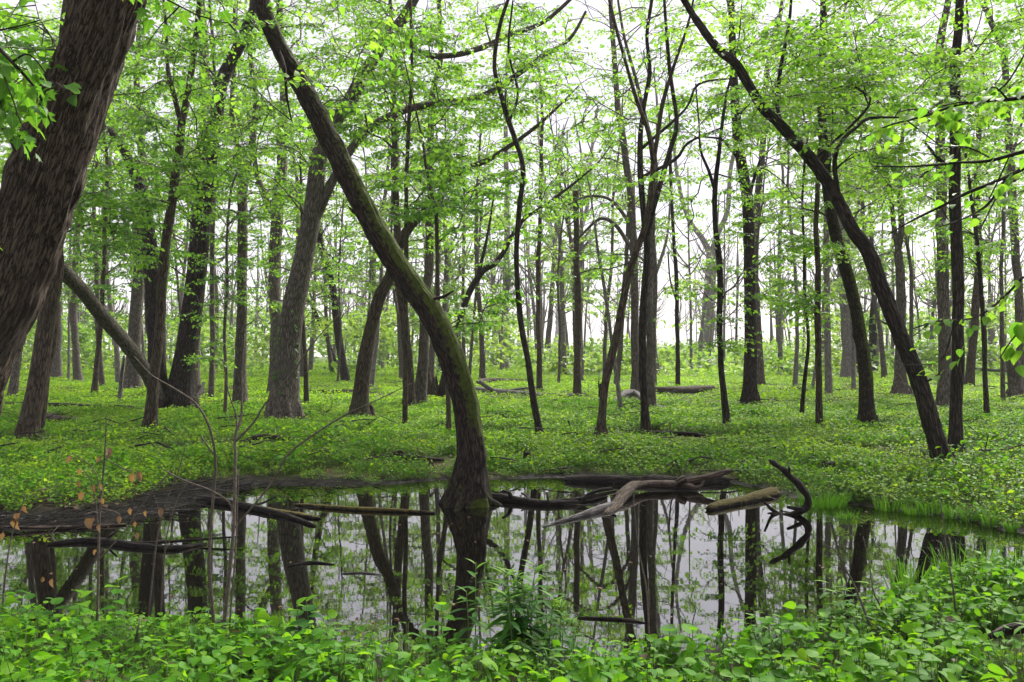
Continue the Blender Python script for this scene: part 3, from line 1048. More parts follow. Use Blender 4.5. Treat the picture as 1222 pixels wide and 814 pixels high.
tree('leaning_tree', 'curved trunk bending up and right out from behind the mossy pond tree', 'bark_dark',
     [(525, 478, 11), (533, 440, 9), (546, 396, 8), (556, 360, 8), (566, 338, 8), (577, 322, 8), (591, 314, 7), (602, 300, 6), (612, 280, 5), (625, 262, 5), (650, 245, 4), (690, 215, 3)], ext=2, n=14, z0=4.5, R=2.5, leaf='leaf_light',
     limbs=[[(570, 330, 5), (578, 300, 4), (584, 270, 3), (590, 230, 2)]])
tree('sapling', 'maple sapling whose thin stem stands in front of the mossy trunk foot', 'bark_brown',
     [(536, 522, 7), (534, 460, 6), (526, 400, 6), (523, 340, 5), (521, 272, 5), (519, 250, 5), (510, 205, 4), (505, 170, 3)], ext=2, n=4, z0=3, R=1, leaf='leaf_maple',
     zones=[(540, 220, 60, 55, 22), (555, 370, 45, 20, 6), (600, 350, 25, 12, 3)], size=0.095, shape=LEAF4, per=4)
tree('forest_tree', 'slim blue-grey trunk far off, right of the mossy pond tree', 'bark_pale',
     [(602, 443, 10), (603, 400, 8), (604, 340, 8), (605, 290, 7), (605, 220, 6), (603, 150, 5)], ext=8, n=30, z0=9, R=4, leaf='leaf_far')
tree('sapling', 'wavy bare-stemmed sapling standing alone on the green bank right of the mossy tree', 'bark_dark',
     [(645, 522, 10), (641, 500, 8), (637, 479, 8), (629, 422, 7), (621, 380, 7), (618, 340, 6), (617, 300, 6), (620, 250, 6), (625, 200, 6), (616, 167, 6), (610, 150, 6), (600, 120, 6), (590, 80, 5), (594, 40, 5), (604, 5, 4)], ext=3, n=10, z0=4, R=1.5, leaf='leaf_light',
     limbs=[[(608, 145, 4), (618, 110, 3), (607, 60, 3), (612, 0, 2)]], zones=[(640, 110, 60, 60, 12), (640, 210, 40, 40, 6)], size=0.09)
tree('slender_tree', 'thin straight stem close behind the wavy sapling', 'bark_brown',
     [(644, 467, 8), (643, 400, 6), (642, 320, 6), (644, 272, 5), (646, 200, 5), (647, 150, 4)], ext=5, n=22, z0=5, R=2.4, leaf='leaf_light', zones=[(660, 200, 50, 60, 12)])
tree('snag', 'dead straight trunk snapped off halfway up in the middle of the clearing', 'bark_brown',
     [(689, 472, 10), (689, 430, 8), (689, 370, 8), (688, 300, 7), (687, 228, 7)], ext=0, n=0, leaf=None, flare=0.5)
tree('forest_tree', 'far forked grey trunk with its fork low, left of the snapped trunk', 'bark_grey',
     [(666, 428, 15), (668, 400, 12), (669, 370, 11), (671, 340, 10)], ext=0, n=24, z0=8, R=5, leaf='leaf_far', 
     limbs=[[(671, 345, 8), (666, 320, 7), (660, 290, 6), (652, 240, 5), (645, 180, 4), (640, 120, 3)], [(671, 342, 8), (678, 315, 7), (686, 290, 6), (700, 250, 5), (705, 190, 4), (712, 130, 3)]], size=0.16)
tree('forest_tree', 'far slim leaning trunk left of the low-forked grey one', 'bark_grey',
     [(652, 440, 8), (655, 400, 7), (658, 360, 6), (661, 320, 6), (664, 270, 5), (667, 210, 4)], ext=7, n=24, z0=9, R=3.5, leaf='leaf_far')
tree('slender_tree', 'leaning reddish trunk in the middle that fans into a spray of bare limbs', 'bark_brown',
     [(717, 524, 14), (719, 490, 10), (723, 455, 10), (732, 416, 10), (741, 372, 9), (752, 322, 9), (762, 292, 8), (772, 262, 8), (779, 216, 7), (781, 196, 7)], ext=0, n=4, z0=4, R=1.5, leaf='leaf_light', flare=0.3,
     limbs=[[(781, 198, 5), (772, 160, 5), (759, 124, 5), (746, 80, 4), (729, 17, 4), (720, -30, 3)], [(781, 196, 5), (784, 160, 5), (789, 127, 5), (802, 83, 4), (819, 33, 3), (830, -20, 2)]],
     zones=[(720, 110, 60, 70, 9)], per=4, size=0.085)
tree('slender_tree', 'straight dark trunk right beside the leaning reddish one, limbs fanning upward', 'bark_dark',
     [(771, 515, 12), (769, 480, 9), (767, 440, 9), (766, 389, 9), (769, 339, 8), (772, 292, 8), (768, 250, 7), (765, 200, 7), (765, 160, 6), (769, 127, 5), (775, 87, 5), (772, 43, 4), (778, 0, 4)], ext=4, n=6, z0=5, R=1.6, leaf='leaf_light', flare=0.35,
     limbs=[[(772, 285, 6), (782, 240, 6), (799, 180, 6), (807, 147, 5), (799, 87, 5), (794, 27, 4), (791, -20, 3)], [(790, 212, 4), (806, 190, 4), (822, 170, 3), (862, 152, 2)], [(800, 178, 4), (818, 130, 3), (834, 100, 3), (880, 92, 2)]],
     zones=[(780, 60, 80, 50, 9), (700, 310, 50, 40, 6)], per=4, size=0.085)
tree('forest_tree', 'brown trunk directly behind the straight dark fanning trunk', 'bark_grey',
     [(777, 489, 12), (776, 440, 9), (775, 380, 8), (776, 320, 8), (778, 260, 7), (782, 200, 6)], ext=7, n=16, z0=7, R=3, leaf='leaf_light', per=4)
tree('slender_tree', 'pale sapling leaning left at a steep slant behind the reddish trunk', 'bark_pale',
     [(742, 497, 6), (736, 450, 5), (727, 385, 4), (719, 330, 4), (712, 285, 3)], ext=2, n=5, z0=3.5, R=1.2, leaf='leaf_light', per=3, zones=[(725, 340, 35, 40, 6)])
tree('forest_tree', 'tall curved grey trunk behind the fan of bare limbs', 'bark_grey',
     [(758, 474, 11), (758, 420, 9), (757, 340, 9), (755, 260, 9), (746, 187, 8), (738, 130, 7), (732, 60, 6), (728, 0, 5)], ext=7, n=24, z0=7.5, R=4, leaf='leaf_far', per=4,
     limbs=[[(757, 300, 5), (735, 270, 5), (715, 262, 4), (690, 285, 3)], [(755, 270, 5), (730, 240, 4), (700, 235, 3), (668, 250, 2)]])
tree('forest_tree', 'pale trunk in the far middle between the fanning trees and the thin right stem', 'bark_pale',
     [(782, 449, 11), (779, 400, 9), (777, 350, 8), (776, 280, 7), (780, 200, 6)], ext=8, n=18, z0=9, R=4, leaf='leaf_far', per=4,
     limbs=[[(777, 345, 5), (788, 310, 4), (796, 280, 3), (800, 230, 2)]])
tree('slender_tree', 'thin pole-like stem right of the fanning trees', 'bark_dark',
     [(809, 463, 6), (808, 400, 5), (807, 330, 5), (803, 272, 4), (800, 200, 4)], ext=4, n=12, z0=6, R=2, leaf='leaf_light', per=4, limbs=[[(807, 360, 3), (800, 335, 2), (797, 300, 2)]])
tree('forest_tree', 'broad pale trunk far away, splitting into a wide V', 'bark_pale',
     [(841, 438, 22), (843, 410, 16), (846, 372, 14), (848, 330, 13), (849, 300, 13)], ext=0, n=24, z0=11, R=6, leaf='leaf_far', per=4, size=0.17,
     limbs=[[(849, 305, 8), (838, 285, 7), (822, 262, 6), (812, 230, 5), (805, 180, 4), (810, 130, 3)], [(849, 302, 8), (856, 280, 7), (868, 250, 6), (872, 200, 5), (885, 150, 4)]])
tree('sapling', 'dark slim sapling with layered sprays, left of the tall dark trunk on the right bank', 'bark_dark',
     [(868, 513, 10), (865, 480, 8), (861, 440, 7), (858, 389, 7), (859, 340, 7), (857, 300, 7), (854, 265, 6), (854, 228, 6), (858, 190, 5), (862, 150, 4), (868, 110, 3)], ext=2, n=6, z0=3, R=1.5, leaf='leaf_light',
     limbs=[[(854, 226, 4), (846, 205, 4), (836, 180, 3), (834, 150, 2), (830, 100, 2)]], zones=[(850, 110, 70, 60, 16), (900, 300, 60, 60, 10), (875, 390, 50, 30, 6)], size=0.085)
tree('forest_tree', 'tall dark trunk with a flared foot on the right bank', 'bark_dark',
     [(896, 487, 22), (895, 465, 15), (896, 420, 14), (896, 372, 13), (894, 300, 13), (892, 255, 13), (887, 205, 12), (879, 145, 11), (876, 90, 9), (874, 30, 8), (872, -10, 7)], ext=6, n=40, z0=5.5, R=4, leaf='leaf_light', flare=0.7,
     limbs=[[(884, 190, 5), (872, 175, 4), (862, 165, 3), (840, 162, 2)], [(890, 240, 5), (900, 215, 4), (908, 190, 3)]], zones=[(900, 60, 80, 60, 14)])
tree('forest_tree', 'grey trunk partly hidden behind the tall dark flared one', 'bark_grey',
     [(906, 461, 12), (905, 420, 10), (903, 370, 9), (901, 300, 9), (904, 240, 8), (910, 180, 7), (914, 100, 6)], ext=8, n=26, z0=8, R=4, leaf='leaf_far')
tree('slender_tree', 'very thin dark stem standing left of the brown pole on the right bank', 'bark_dark',
     [(956, 503, 6), (960, 450, 5), (964, 406, 4), (960, 356, 4), (959, 310, 4), (958, 260, 3), (960, 200, 3)], ext=2, n=12, z0=3.5, R=1.6, leaf='leaf_light', zones=[(940, 330, 40, 60, 8)])
tree('slender_tree', 'straight brown pole of a tree on the right bank left of the mossy-sided trunk', 'bark_brown',
     [(978, 515, 11), (977, 470, 8), (977, 420, 8), (976, 370, 8), (975, 310, 7), (975, 255, 6), (978, 190, 5)], ext=2, n=18, z0=4, R=2, leaf='leaf_light', zones=[(975, 330, 60, 60, 10)])
tree('forest_tree', 'pale trunk in the right distance seen between two dark stems', 'bark_pale',
     [(989, 473, 9), (988, 430, 8), (987, 370, 7), (986, 300, 7), (986, 230, 6)], ext=8, n=22, z0=8, R=3.5, leaf='leaf_far')
tree('forest_tree', 'thick pale grey trunk in the right distance behind the leaning dark tree', 'bark_pale',
     [(1013, 453, 16), (1011, 410, 13), (1008, 360, 12), (1005, 310, 11), (1002, 240, 9)], ext=9, n=26, z0=9, R=4.5, leaf='leaf_far')
tree('forest_tree', 'upright mossy-sided dark trunk just left of the long leaning one on the right', 'bark_moss',
     [(1035, 512, 22), (1034, 485, 16), (1032, 440, 15), (1027, 400, 14), (1022, 370, 14), (1014, 340, 14), (1006, 310, 14), (998, 280, 13), (991, 245, 12), (986, 190, 11), (982, 140, 10), (980, 90, 9), (983, 30, 8), (984, -10, 7)], ext=5, n=40, z0=4.5, R=3.8,
     leaf='leaf_light', flare=0.5, zones=[(1000, 80, 70, 60, 14)], moss=True)
tree('leaning_tree', 'long dark trunk leaning far left over the right bank', 'bark_dark',
     [(1128, 562, 26), (1122, 540, 22), (1110, 500, 21), (1093, 446, 20), (1073, 396, 19), (1053, 345, 18), (1033, 299, 17), (1013, 270, 16), (987, 217, 15), (957, 177, 14), (929, 147, 13), (906, 124, 12), (879, 80, 11), (853, 57, 10), (829, 20, 9), (816, -5, 8)],
     ext=2, n=8, z0=4, R=1.6, leaf='leaf_light', flare=0.35, ridge=0.009, sides=64, step=0.05, freq=40, topdir=(-0.2, 0, 0.3),
     limbs=[[(934, 152, 5), (932, 120, 5), (936, 77, 5), (946, 25, 4), (950, -20, 3)], [(1002, 245, 6), (1000, 190, 6), (1010, 164, 5), (1028, 148, 4), (1042, 138, 4), (1083, 137, 2)], [(1040, 139, 3), (1043, 122, 3), (1027, 100, 2)]],
     zones=[(985, 100, 100, 80, 16), (900, 50, 70, 50, 7), (1060, 190, 50, 40, 6), (1050, 60, 90, 60, 10)], size=0.068, shape=LEAF4)
tree('forest_tree', 'straight dark trunk behind the leaning dark tree at the right bank', 'bark_dark',
     [(1140, 538, 17), (1141, 490, 14), (1143, 440, 14), (1143, 380, 13), (1143, 320, 13), (1141, 260, 13), (1140, 184, 12), (1140, 94, 11), (1141, 60, 10), (1146, 0, 9)], ext=5, n=30, z0=4.5, R=3, leaf='leaf_light',
     limbs=[[(1139, 215, 6), (1130, 195, 5), (1122, 190, 5), (1105, 170, 3)]], zones=[(1150, 110, 60, 70, 14)])
tree('forest_tree', 'grey trunk close behind and left of the straight dark right-hand trunk', 'bark_grey',
     [(1128, 490, 18), (1127, 440, 15), (1126, 380, 14), (1125, 300, 13), (1124, 220, 12), (1121, 140, 11), (1121, 67, 10), (1130, 10, 8)], ext=6, n=34, z0=6, R=4, leaf='leaf_light')
tree('forest_tree', 'pale trunk with a flared foot forking into a narrow V in the right distance', 'bark_grey',
     [(1076, 473, 20), (1075, 450, 13), (1075, 400, 12), (1075, 350, 11), (1073, 300, 10)], ext=0, n=26, z0=8, R=4, leaf='leaf_far',
     limbs=[[(1073, 303, 7), (1068, 275, 6), (1061, 220, 6), (1051, 180, 5), (1048, 120, 4)], [(1073, 301, 7), (1076, 270, 7), (1074, 215, 6), (1077, 165, 5), (1088, 120, 4)]])
tree('forest_tree', 'dark trunk base in the distance beneath the middle of the leaning tree', 'bark_dark',
     [(1040, 447, 12), (1041, 420, 10), (1042, 380, 8), (1044, 330, 6)], ext=9, n=24, z0=7, R=4, leaf='leaf_far')
tree('forest_tree', 'brown trunk far right between the dark trunk and the dark slim stem', 'bark_brown',
     [(1156, 463, 11), (1160, 420, 9), (1164, 370, 9), (1167, 320, 8), (1167, 272, 8), (1166, 220, 7), (1168, 150, 6)], ext=7, n=30, z0=6.5, R=4, leaf='leaf_light')
tree('slender_tree', 'dark slim stem at the right side nearer than the broken snag', 'bark_dark',
     [(1178, 502, 8), (1176, 460, 6), (1174, 400, 6), (1170, 352, 5), (1166, 300, 5), (1160, 240, 4)], ext=4, n=20, z0=3.5, R=2, leaf='leaf_light', zones=[(1180, 280, 50, 60, 8)])
tree('slender_tree', 'grey pole right of the dark slim stem near the right edge', 'bark_grey',
     [(1197, 484, 6), (1196, 430, 5), (1195, 370, 5), (1196, 300, 4), (1200, 220, 4)], ext=5, n=22, z0=5, R=2.2, leaf='leaf_light')
tree('snag', 'short broken snag with peeling bark at the right edge', 'bark_grey',
     [(1213, 478, 20), (1212, 462, 16), (1210, 445, 16), (1209, 426, 15)], ext=0, n=0, leaf=None, flare=0.3)
tree('forest_tree', 'branching dark tree top at the upper right corner', 'bark_grey',
     [(1222, 470, 12), (1218, 400, 11), (1214, 320, 10), (1208, 240, 10), (1203, 160, 9), (1200, 75, 8), (1192, 50, 7), (1180, 20, 7), (1168, -10, 6)], ext=4, n=30, z0=6, R=3.5, leaf='leaf_light',
     limbs=[[(1194, 56, 5), (1200, 38, 5), (1212, 28, 4), (1226, 15, 4)]])
# ---- far left
tree('forest_tree', 'grey trunk leaning right at the far left edge of the wood', 'bark_grey',
     [(15, 476, 12), (20, 430, 9), (26, 385, 8), (34, 330, 7), (42, 270, 7)], ext=7, n=24, z0=6, R=3.5, leaf='leaf_maple')
tree('forest_tree', 'grey distant trunk just right of the brown split trunk', 'bark_grey',
     [(67, 453, 12), (67, 420, 10), (68, 382, 9), (70, 330, 8), (74, 260, 7), (78, 180, 6)], ext=7, n=26, z0=7, R=4, leaf='leaf_far')
tree('forest_tree', 'grey distant trunk left of the thin pole under the leaning dead log', 'bark_grey',
     [(93, 457, 10), (91, 420, 8), (88, 372, 8), (90, 320, 7), (95, 250, 6)], ext=7, n=26, z0=7, R=4, leaf='leaf_far')
tree('slender_tree', 'thin grey-brown pole crossing behind the leaning dead log', 'bark_brown',
     [(112, 473, 8), (115, 440, 6), (120, 390, 6), (123, 330, 5), (125, 272, 5), (128, 200, 4)], ext=4, n=22, z0=4, R=2, leaf='leaf_maple', zones=[(130, 320, 50, 40, 6)])
tree('forest_tree', 'thick pale trunk behind the leaning dead log left of the sapling cluster', 'bark_grey',
     [(157, 467, 20), (159, 440, 15), (163, 380, 14), (166, 320, 13), (165, 270, 12), (170, 210, 10), (165, 130, 8)], ext=7, n=36, z0=6, R=4.5, leaf='leaf_maple',
     limbs=[[(164, 300, 5), (152, 285, 5), (147, 260, 4), (143, 220, 3)]])
tree('snag', 'dead pale pole broken short beside the thick pale trunk', 'wood_grey',
     [(143, 483, 6), (144, 460, 5), (146, 440, 4), (147, 425, 3)], ext=0, n=0, leaf=None)
tree('slender_tree', 'thin upright stem with low leafy twigs right of the forked grey tree', 'bark_brown',
     [(366, 486, 7), (364, 430, 5), (361, 380, 5), (362, 320, 4), (360, 260, 4)], ext=3, n=20, z0=3, R=1.8, leaf='leaf_light')
tree('sapling', 'leafy young maple with low fresh sprays left of the ivy-footed tree', 'bark_smooth',
     [(268, 500, 5), (270, 450, 4), (268, 400, 4), (271, 340, 4), (270, 290, 3), (275, 230, 3)], ext=1.5, n=20, z0=1.6, R=1.3, leaf='leaf_maple', size=0.085)

# ---- the dead log propped against the split trunk
b0 = ground_hit(196, 492)
path = px_path([(196, 494, 16), (176, 447, 17), (150, 410, 17), (121, 376, 17), (96, 345, 17), (70, 318, 18)], b0[1], 0.1, dY=-5.0)
r_ = thing('leaning_log', 'grey dead trunk propped at a slant against the brown split trunk', 'dead trunk', path[0, :3])
rp = hermite(path, 0.15)
obj('log', Geo().tube(rp[:, :3] - path[0, :3], rp[:, 3], 16, rough=0.10, ridge=0.01).mesh('log'), M['bark_grey'], r_)

# ---- broken stump behind the mossy tree
b0 = ground_hit(514, 478)
r_ = thing('tree_stump', 'rotten jagged stump beside the furrowed trunk behind the mossy tree', 'stump', b0)
k = 0
for i in range(7):
    a = i / 7 * 6.28
    q = np.array([[math.cos(a) * 0.26, math.sin(a) * 0.26, -0.1], [math.cos(a) * 0.22, math.sin(a) * 0.22, 0.35], [math.cos(a) * 0.19, math.sin(a) * 0.2, 0.6 + 0.75 * rng.random()]])
    obj('stump_splinter', Geo().tube(hermite(q, 0.12), np.linspace(0.15, 0.03, len(hermite(q, 0.12))), 8, rough=0.25).mesh('stump_splinter'), M['bark_brown'], r_)

# ---- more slim trunks farther back that nobody could tell apart
k = 0
while k < 46:
    Y = rng.uniform(36, 70)
    x = rng.uniform(-20, 1240)
    if 690 < x < 900 and rng.random() < 0.55:
        continue
    w = rng.uniform(2.2, 6.5)
    by = 425 + F * (CAMZ - 0.15) / Y
    lean = rng.normal(0, 12)
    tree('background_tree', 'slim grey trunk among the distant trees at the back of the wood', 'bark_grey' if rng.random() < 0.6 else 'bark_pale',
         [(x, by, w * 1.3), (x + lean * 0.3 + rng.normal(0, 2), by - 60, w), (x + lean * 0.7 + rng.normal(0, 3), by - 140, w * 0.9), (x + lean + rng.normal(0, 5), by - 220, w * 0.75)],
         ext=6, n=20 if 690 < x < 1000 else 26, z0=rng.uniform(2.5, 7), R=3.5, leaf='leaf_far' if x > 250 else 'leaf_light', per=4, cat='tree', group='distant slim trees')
    k += 1
# ------------------------------------------------------------------ the wood beyond, read as one mass
g_ = Geo()
for i in range(360):
    Y = rng.uniform(68, 170)
    x = rng.uniform(-0.72, 0.72) * Y
    if 0.02 < x / Y < 0.30 and rng.random() < 0.35:
        continue
    r = rng.uniform(0.06, 0.24)
    H = rng.uniform(9, 20)
    z = float(height_of(x, Y))
    l = rng.normal(0, 0.05, 2)
    P = np.array([[x, Y, z - 0.3], [x + l[0] * H * 0.3, Y, z + H * 0.33], [x + l[0] * H * 0.8, Y + l[1] * H, z + H * 0.66], [x + l[0] * H, Y + l[1] * H, z + H]])
    g_.tube(hermite(P, 2.0), np.interp(np.arange(len(hermite(P, 2.0))), [0, len(hermite(P, 2.0)) - 1], [r, r * 0.3]), 6, cap=False)
    for k in range(9):
        f_ = rng.uniform(0.25, 1.0)
        s = P[1] * (1 - f_) + P[2] * f_
        a = rng.random() * 6.28
        e = s + np.array([math.cos(a) * H * 0.14, math.sin(a) * H * 0.14, H * rng.uniform(0.12, 0.26)])
        g_.tube(hermite(np.array([s, s * 0.5 + e * 0.5 + [0, 0, -0.04 * H], e]), 1.2), np.linspace(r * 0.45, 0.02, len(hermite(np.array([s, s * 0.5 + e * 0.5 + [0, 0, -0.04 * H], e]), 1.2))), 4, cap=False)
Vt, Qt = np.concatenate(g_.V), np.concatenate(g_.Q)
LPs, szs, tis = [], [], []


def clump(c, rad, n, sz, ti):
    q = unit(rng.normal(0, 1, (n, 3))) * rng.random((n, 1)) ** 0.4 * np.array(rad)
    LPs.append(np.array(c) + q)
    szs.append(sz * rng.uniform(0.6, 1.3, n))
    tis.append(np.clip(ti + rng.normal(0, 0.15, n), 0, 1))


for i in range(1150):
    Y = rng.uniform(60, 170)
    u_ = rng.uniform(-0.72, 0.72)
    gap = 0.02 < u_ < 0.34
    zc = rng.uniform(0.2, 2.6 if gap else 6.0) * Y / 90
    clump((u_ * Y, Y, zc), (rng.uniform(1.0, 3.2), 1.5, rng.uniform(0.5, 1.5)), 80, 0.52, rng.uniform(0.3, 1.0))
for i in range(900):
    Y = rng.uniform(58, 150)
    u_ = rng.uniform(-0.72, 0.72)
    if 0.0 < u_ < 0.42 and rng.random() < 0.66:
        continue
    zc = CAMZ + Y * rng.uniform(0.03, 0.44)
    clump((u_ * Y, Y, zc), (rng.uniform(1.2, 3.4), 2.0, rng.uniform(0.25, 0.9)), 60, 0.46, rng.uniform(0.3, 0.9))
LP = np.concatenate(LPs)
n = len(LP)
LD = rng.normal(0, 1, (n, 3)) * np.array([1, 1, 0.5])
V, T, ti = place_leaves(LEAF2, LP, LD, np.array([0, 0, 1]) + rng.normal(0, 0.5, (n, 3)), np.concatenate(szs), np.concatenate(tis))
me = make_mesh('far_wood', np.concatenate([V, Vt]), T, Qt + len(V), {'tint': np.concatenate([ti, np.full(len(Vt), 0.5)]), 'bark': np.concatenate([V * 0, np.concatenate(g_.B)])},
               mat_idx=np.concatenate([np.zeros(len(T)), np.ones(len(Qt))]))
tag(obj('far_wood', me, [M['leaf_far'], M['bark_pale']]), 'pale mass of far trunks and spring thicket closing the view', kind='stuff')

# ------------------------------------------------------------------ ground cover
def herb_mesh(name, nl, rad, h0, h1, size, shape, tilt=0.35, stems=True, rng_=rng):
    a = rng_.random(nl) * 6.283
    r = rad * np.sqrt(rng_.random(nl))
    h = h0 + (h1 - h0) * rng_.random(nl) ** 0.8 * (1 - 0.35 * (r / rad) ** 2)
    P = np.stack([r * np.cos(a), r * np.sin(a), h], -1)
    b = a + rng_.normal(0, 0.7, nl)
    D = np.stack([np.cos(b), np.sin(b), rng_.normal(-0.12, 0.22, nl)], -1)
    N = np.array([0, 0, 1.0]) + rng_.normal(0, tilt, (nl, 3))
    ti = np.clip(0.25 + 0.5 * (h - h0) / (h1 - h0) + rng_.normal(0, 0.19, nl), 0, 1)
    V, T, t = place_leaves(shape, P, D, N, size * rng_.uniform(0.55, 1.2, nl), ti)
    mi = np.zeros(len(T))
    Q = None
    if stems:
        S = P * np.array([0.35, 0.35, 0]) + np.array([0, 0, -0.03])
        TV, Q = thin_prisms(S, P, 0.0022, 0.0014)
        Q = Q + len(V)
        V, t, mi = np.concatenate([V, TV]), np.concatenate([t, np.full(len(TV), 0.5)]), np.concatenate([mi, np.ones(len(Q))])
    lc = np.zeros((len(V), 3))
    lc[:nl * len(shape[0])] = np.tile(shape[0], (nl, 1))
    return make_mesh(name, V, T, Q, {'tint': t, 'lc': lc}, mat_idx=mi)


def proto(me, mats):
    for m_ in mats:
        me.materials.append(m_)
    return bpy.data.objects.new(me.name, me)          # only the source of the ground cover, not a thing of its own


def scatter(name, label, pts, scl, protos, idx=None):
    n = len(pts)
    me = bpy.data.meshes.new(name)
    me.vertices.add(n)
    me.vertices.foreach_set('co', np.asarray(pts, np.float32).ravel())
    for k, ty, v in (('rotz', 'FLOAT', rng.random(n) * 6.283), ('scl', 'FLOAT', scl), ('tilt', 'FLOAT', rng.normal(0, 0.10, n)), ('idx', 'INT', rng.integers(0, len(protos), n) if idx is None else idx)):
        a = me.attributes.new(k, ty, 'POINT')
        a.data.foreach_set('value', np.asarray(v, np.float32 if ty == 'FLOAT' else np.int32))
    o = obj(name, me)
    ng = bpy.data.node_groups.new(name, 'GeometryNodeTree')
    ng.interface.new_socket('Geometry', in_out='INPUT', socket_type='NodeSocketGeometry')
    ng.interface.new_socket('Geometry', in_out='OUTPUT', socket_type='NodeSocketGeometry')
    N, L = ng.nodes.new, ng.links.new
    gi, go = N('NodeGroupInput'), N('NodeGroupOutput')
    iop, jn = N('GeometryNodeInstanceOnPoints'), N('GeometryNodeJoinGeometry')
    for p_ in protos:
        oi = N('GeometryNodeObjectInfo')
        oi.inputs['Object'].default_value = p_
        oi.inputs['As Instance'].default_value = True
        L(oi.outputs['Geometry'], jn.inputs[0])

    def named(k, ty):
        q = N('GeometryNodeInputNamedAttribute')
        q.data_type = ty
        q.inputs['Name'].default_value = k
        return q.outputs['Attribute']
    cx = N('ShaderNodeCombineXYZ')
    L(named('tilt', 'FLOAT'), cx.inputs[0])
    L(named('rotz', 'FLOAT'), cx.inputs[2])
    L(gi.outputs[0], iop.inputs['Points'])
    L(jn.outputs[0], iop.inputs['Instance'])
    iop.inputs['Pick Instance'].default_value = True
    L(named('idx', 'INT'), iop.inputs['Instance Index'])
    L(cx.outputs[0], iop.inputs['Rotation'])
    L(named('scl', 'FLOAT'), iop.inputs['Scale'])
    L(iop.outputs[0], go.inputs[0])
    md = o.modifiers.new('ground_cover', 'NODES')
    md.node_group = ng
    return tag(o, label, kind='stuff')


near_p = [proto(herb_mesh('herb', 28, 0.15, 0.03, 0.25, 0.063, LEAFB, 0.5), [M['herb_near'], M['stem']]) for _ in range(6)]
near_p += [proto(herb_mesh('herb', 26, 0.14, 0.03, 0.21, 0.044, LEAFB, 0.55), [M['herb_near'], M['stem']]) for _ in range(4)]
near_p += [proto(herb_mesh('herb', 16, 0.11, 0.06, 0.30, 0.080, LEAFL, 0.5), [M['herb_tall'], M['stem']]) for _ in range(2)]
near_p += [proto(herb_mesh('herb', 26, 0.15, 0.01, 0.12, 0.034, LEAF4, 0.6), [M['herb_far'], M['stem']]) for _ in range(2)]
mid_p = [proto(herb_mesh('herb', 34, 0.18, 0.03, 0.20, 0.047, LEAF4, 0.45), [M['herb_far'], M['stem']]) for _ in range(6)]
mid_p += [proto(herb_mesh('herb', 22, 0.16, 0.03, 0.24, 0.060, LEAF4, 0.45), [M['herb_near'], M['stem']]) for _ in range(2)]
mid_p += [proto(herb_mesh('herb', 26, 0.17, 0.02, 0.13, 0.042, LEAF2, 0.5), [M['herb_far'], M['stem']])]
far_p = [proto(herb_mesh('herb', 22, 0.20, 0.02, 0.20, 0.075, LEAF2, 0.5, stems=False), [M['herb_far']]) for _ in range(5)]


def cover_pts(x0, x1, y0, y1, dens, edge, gaps=0.0, side=0):
    n = int((x1 - x0) * (y1 - y0) * dens)
    x, y = rng.uniform(x0, x1, n), rng.uniform(y0, y1, n)
    keep = np.abs(x) < 0.72 * y + 3
    x, y = x[keep], y[keep]
    sd = pond_sdf(x, y)
    wide = edge * (0.55 + 0.9 * fbm(x * 1.8, y * 1.8, 7.0)) + 0.62 * smooth(-1.6, -4.6, x) * smooth(7.5, 8.5, y)
    keep = sd > wide
    if gaps:
        g = 0.6 * fbm(x * 0.32, y * 0.5, 1.5, 3) + 0.4 * fbm(x * 1.1, y * 1.6, 8.5, 2)
        keep &= rng.random(len(x)) > gaps * smooth(0.47, 0.58, g) * smooth(0.8, 2.5, sd)
    x, y, sd = x[keep], y[keep], sd[keep]
    if LOGS:
        C = 0.12
        cells = set()
        for (lx, ly, lr, kind_) in [(*q, 0) for q in LOGS] + [(*q, 1) for q in BASES if q[2] > 0.06]:
            w = lr * (1.55 if kind_ else 1) + 0.10
            f = 0.02 + 0.5 * lr if kind_ else 0.12 + 0.030 * max(0, ly - 9)
            for a in np.arange(lx - w, lx + w + C, C):
                for b in np.arange(ly - w - f, ly + w * 0.6 + C, C):
                    cells.add(int(math.floor(a / C)) * 100003 + int(math.floor(b / C)))
        h = np.floor(x / C).astype(np.int64) * 100003 + np.floor(y / C).astype(np.int64)
        k = ~np.isin(h, np.fromiter(cells, np.int64))
        x, y, sd, wk = x[k], y[k], sd[k], wide[keep][k]
        return np.stack([x, y, height_of(x, y, sd) - 0.012], -1), sd - wk
    return np.stack([x, y, height_of(x, y, sd) - 0.012], -1), sd - wide[keep]


# dry leaves on the floor and rotting twigs on the mud
n = 9000
y = 9 + 45 * rng.random(n) ** 1.6
x = rng.uniform(-1, 1, n) * (0.7 * y + 2)
sd = pond_sdf(x, y)
k = sd > 0.5
x, y, sd = x[k], y[k], sd[k]
P = np.stack([x, y, height_of(x, y, sd) + 0.012 + 0.03 * rng.random(len(x))], -1)
D = np.stack([rng.normal(0, 1, len(x)), rng.normal(0, 1, len(x)), rng.normal(0, 0.25, len(x))], -1)
V, T, ti = place_leaves(LEAF4, P, D, np.array([0, 0, 1.0]) + rng.normal(0, 0.35, (len(x), 3)), rng.uniform(0.05, 0.11, len(x)), rng.random(len(x)))
tag(obj('leaf_litter', make_mesh('leaf_litter', V, T, None, {'tint': ti}), M['litter']), 'brown fallen leaves scattered between the herbs', kind='stuff')

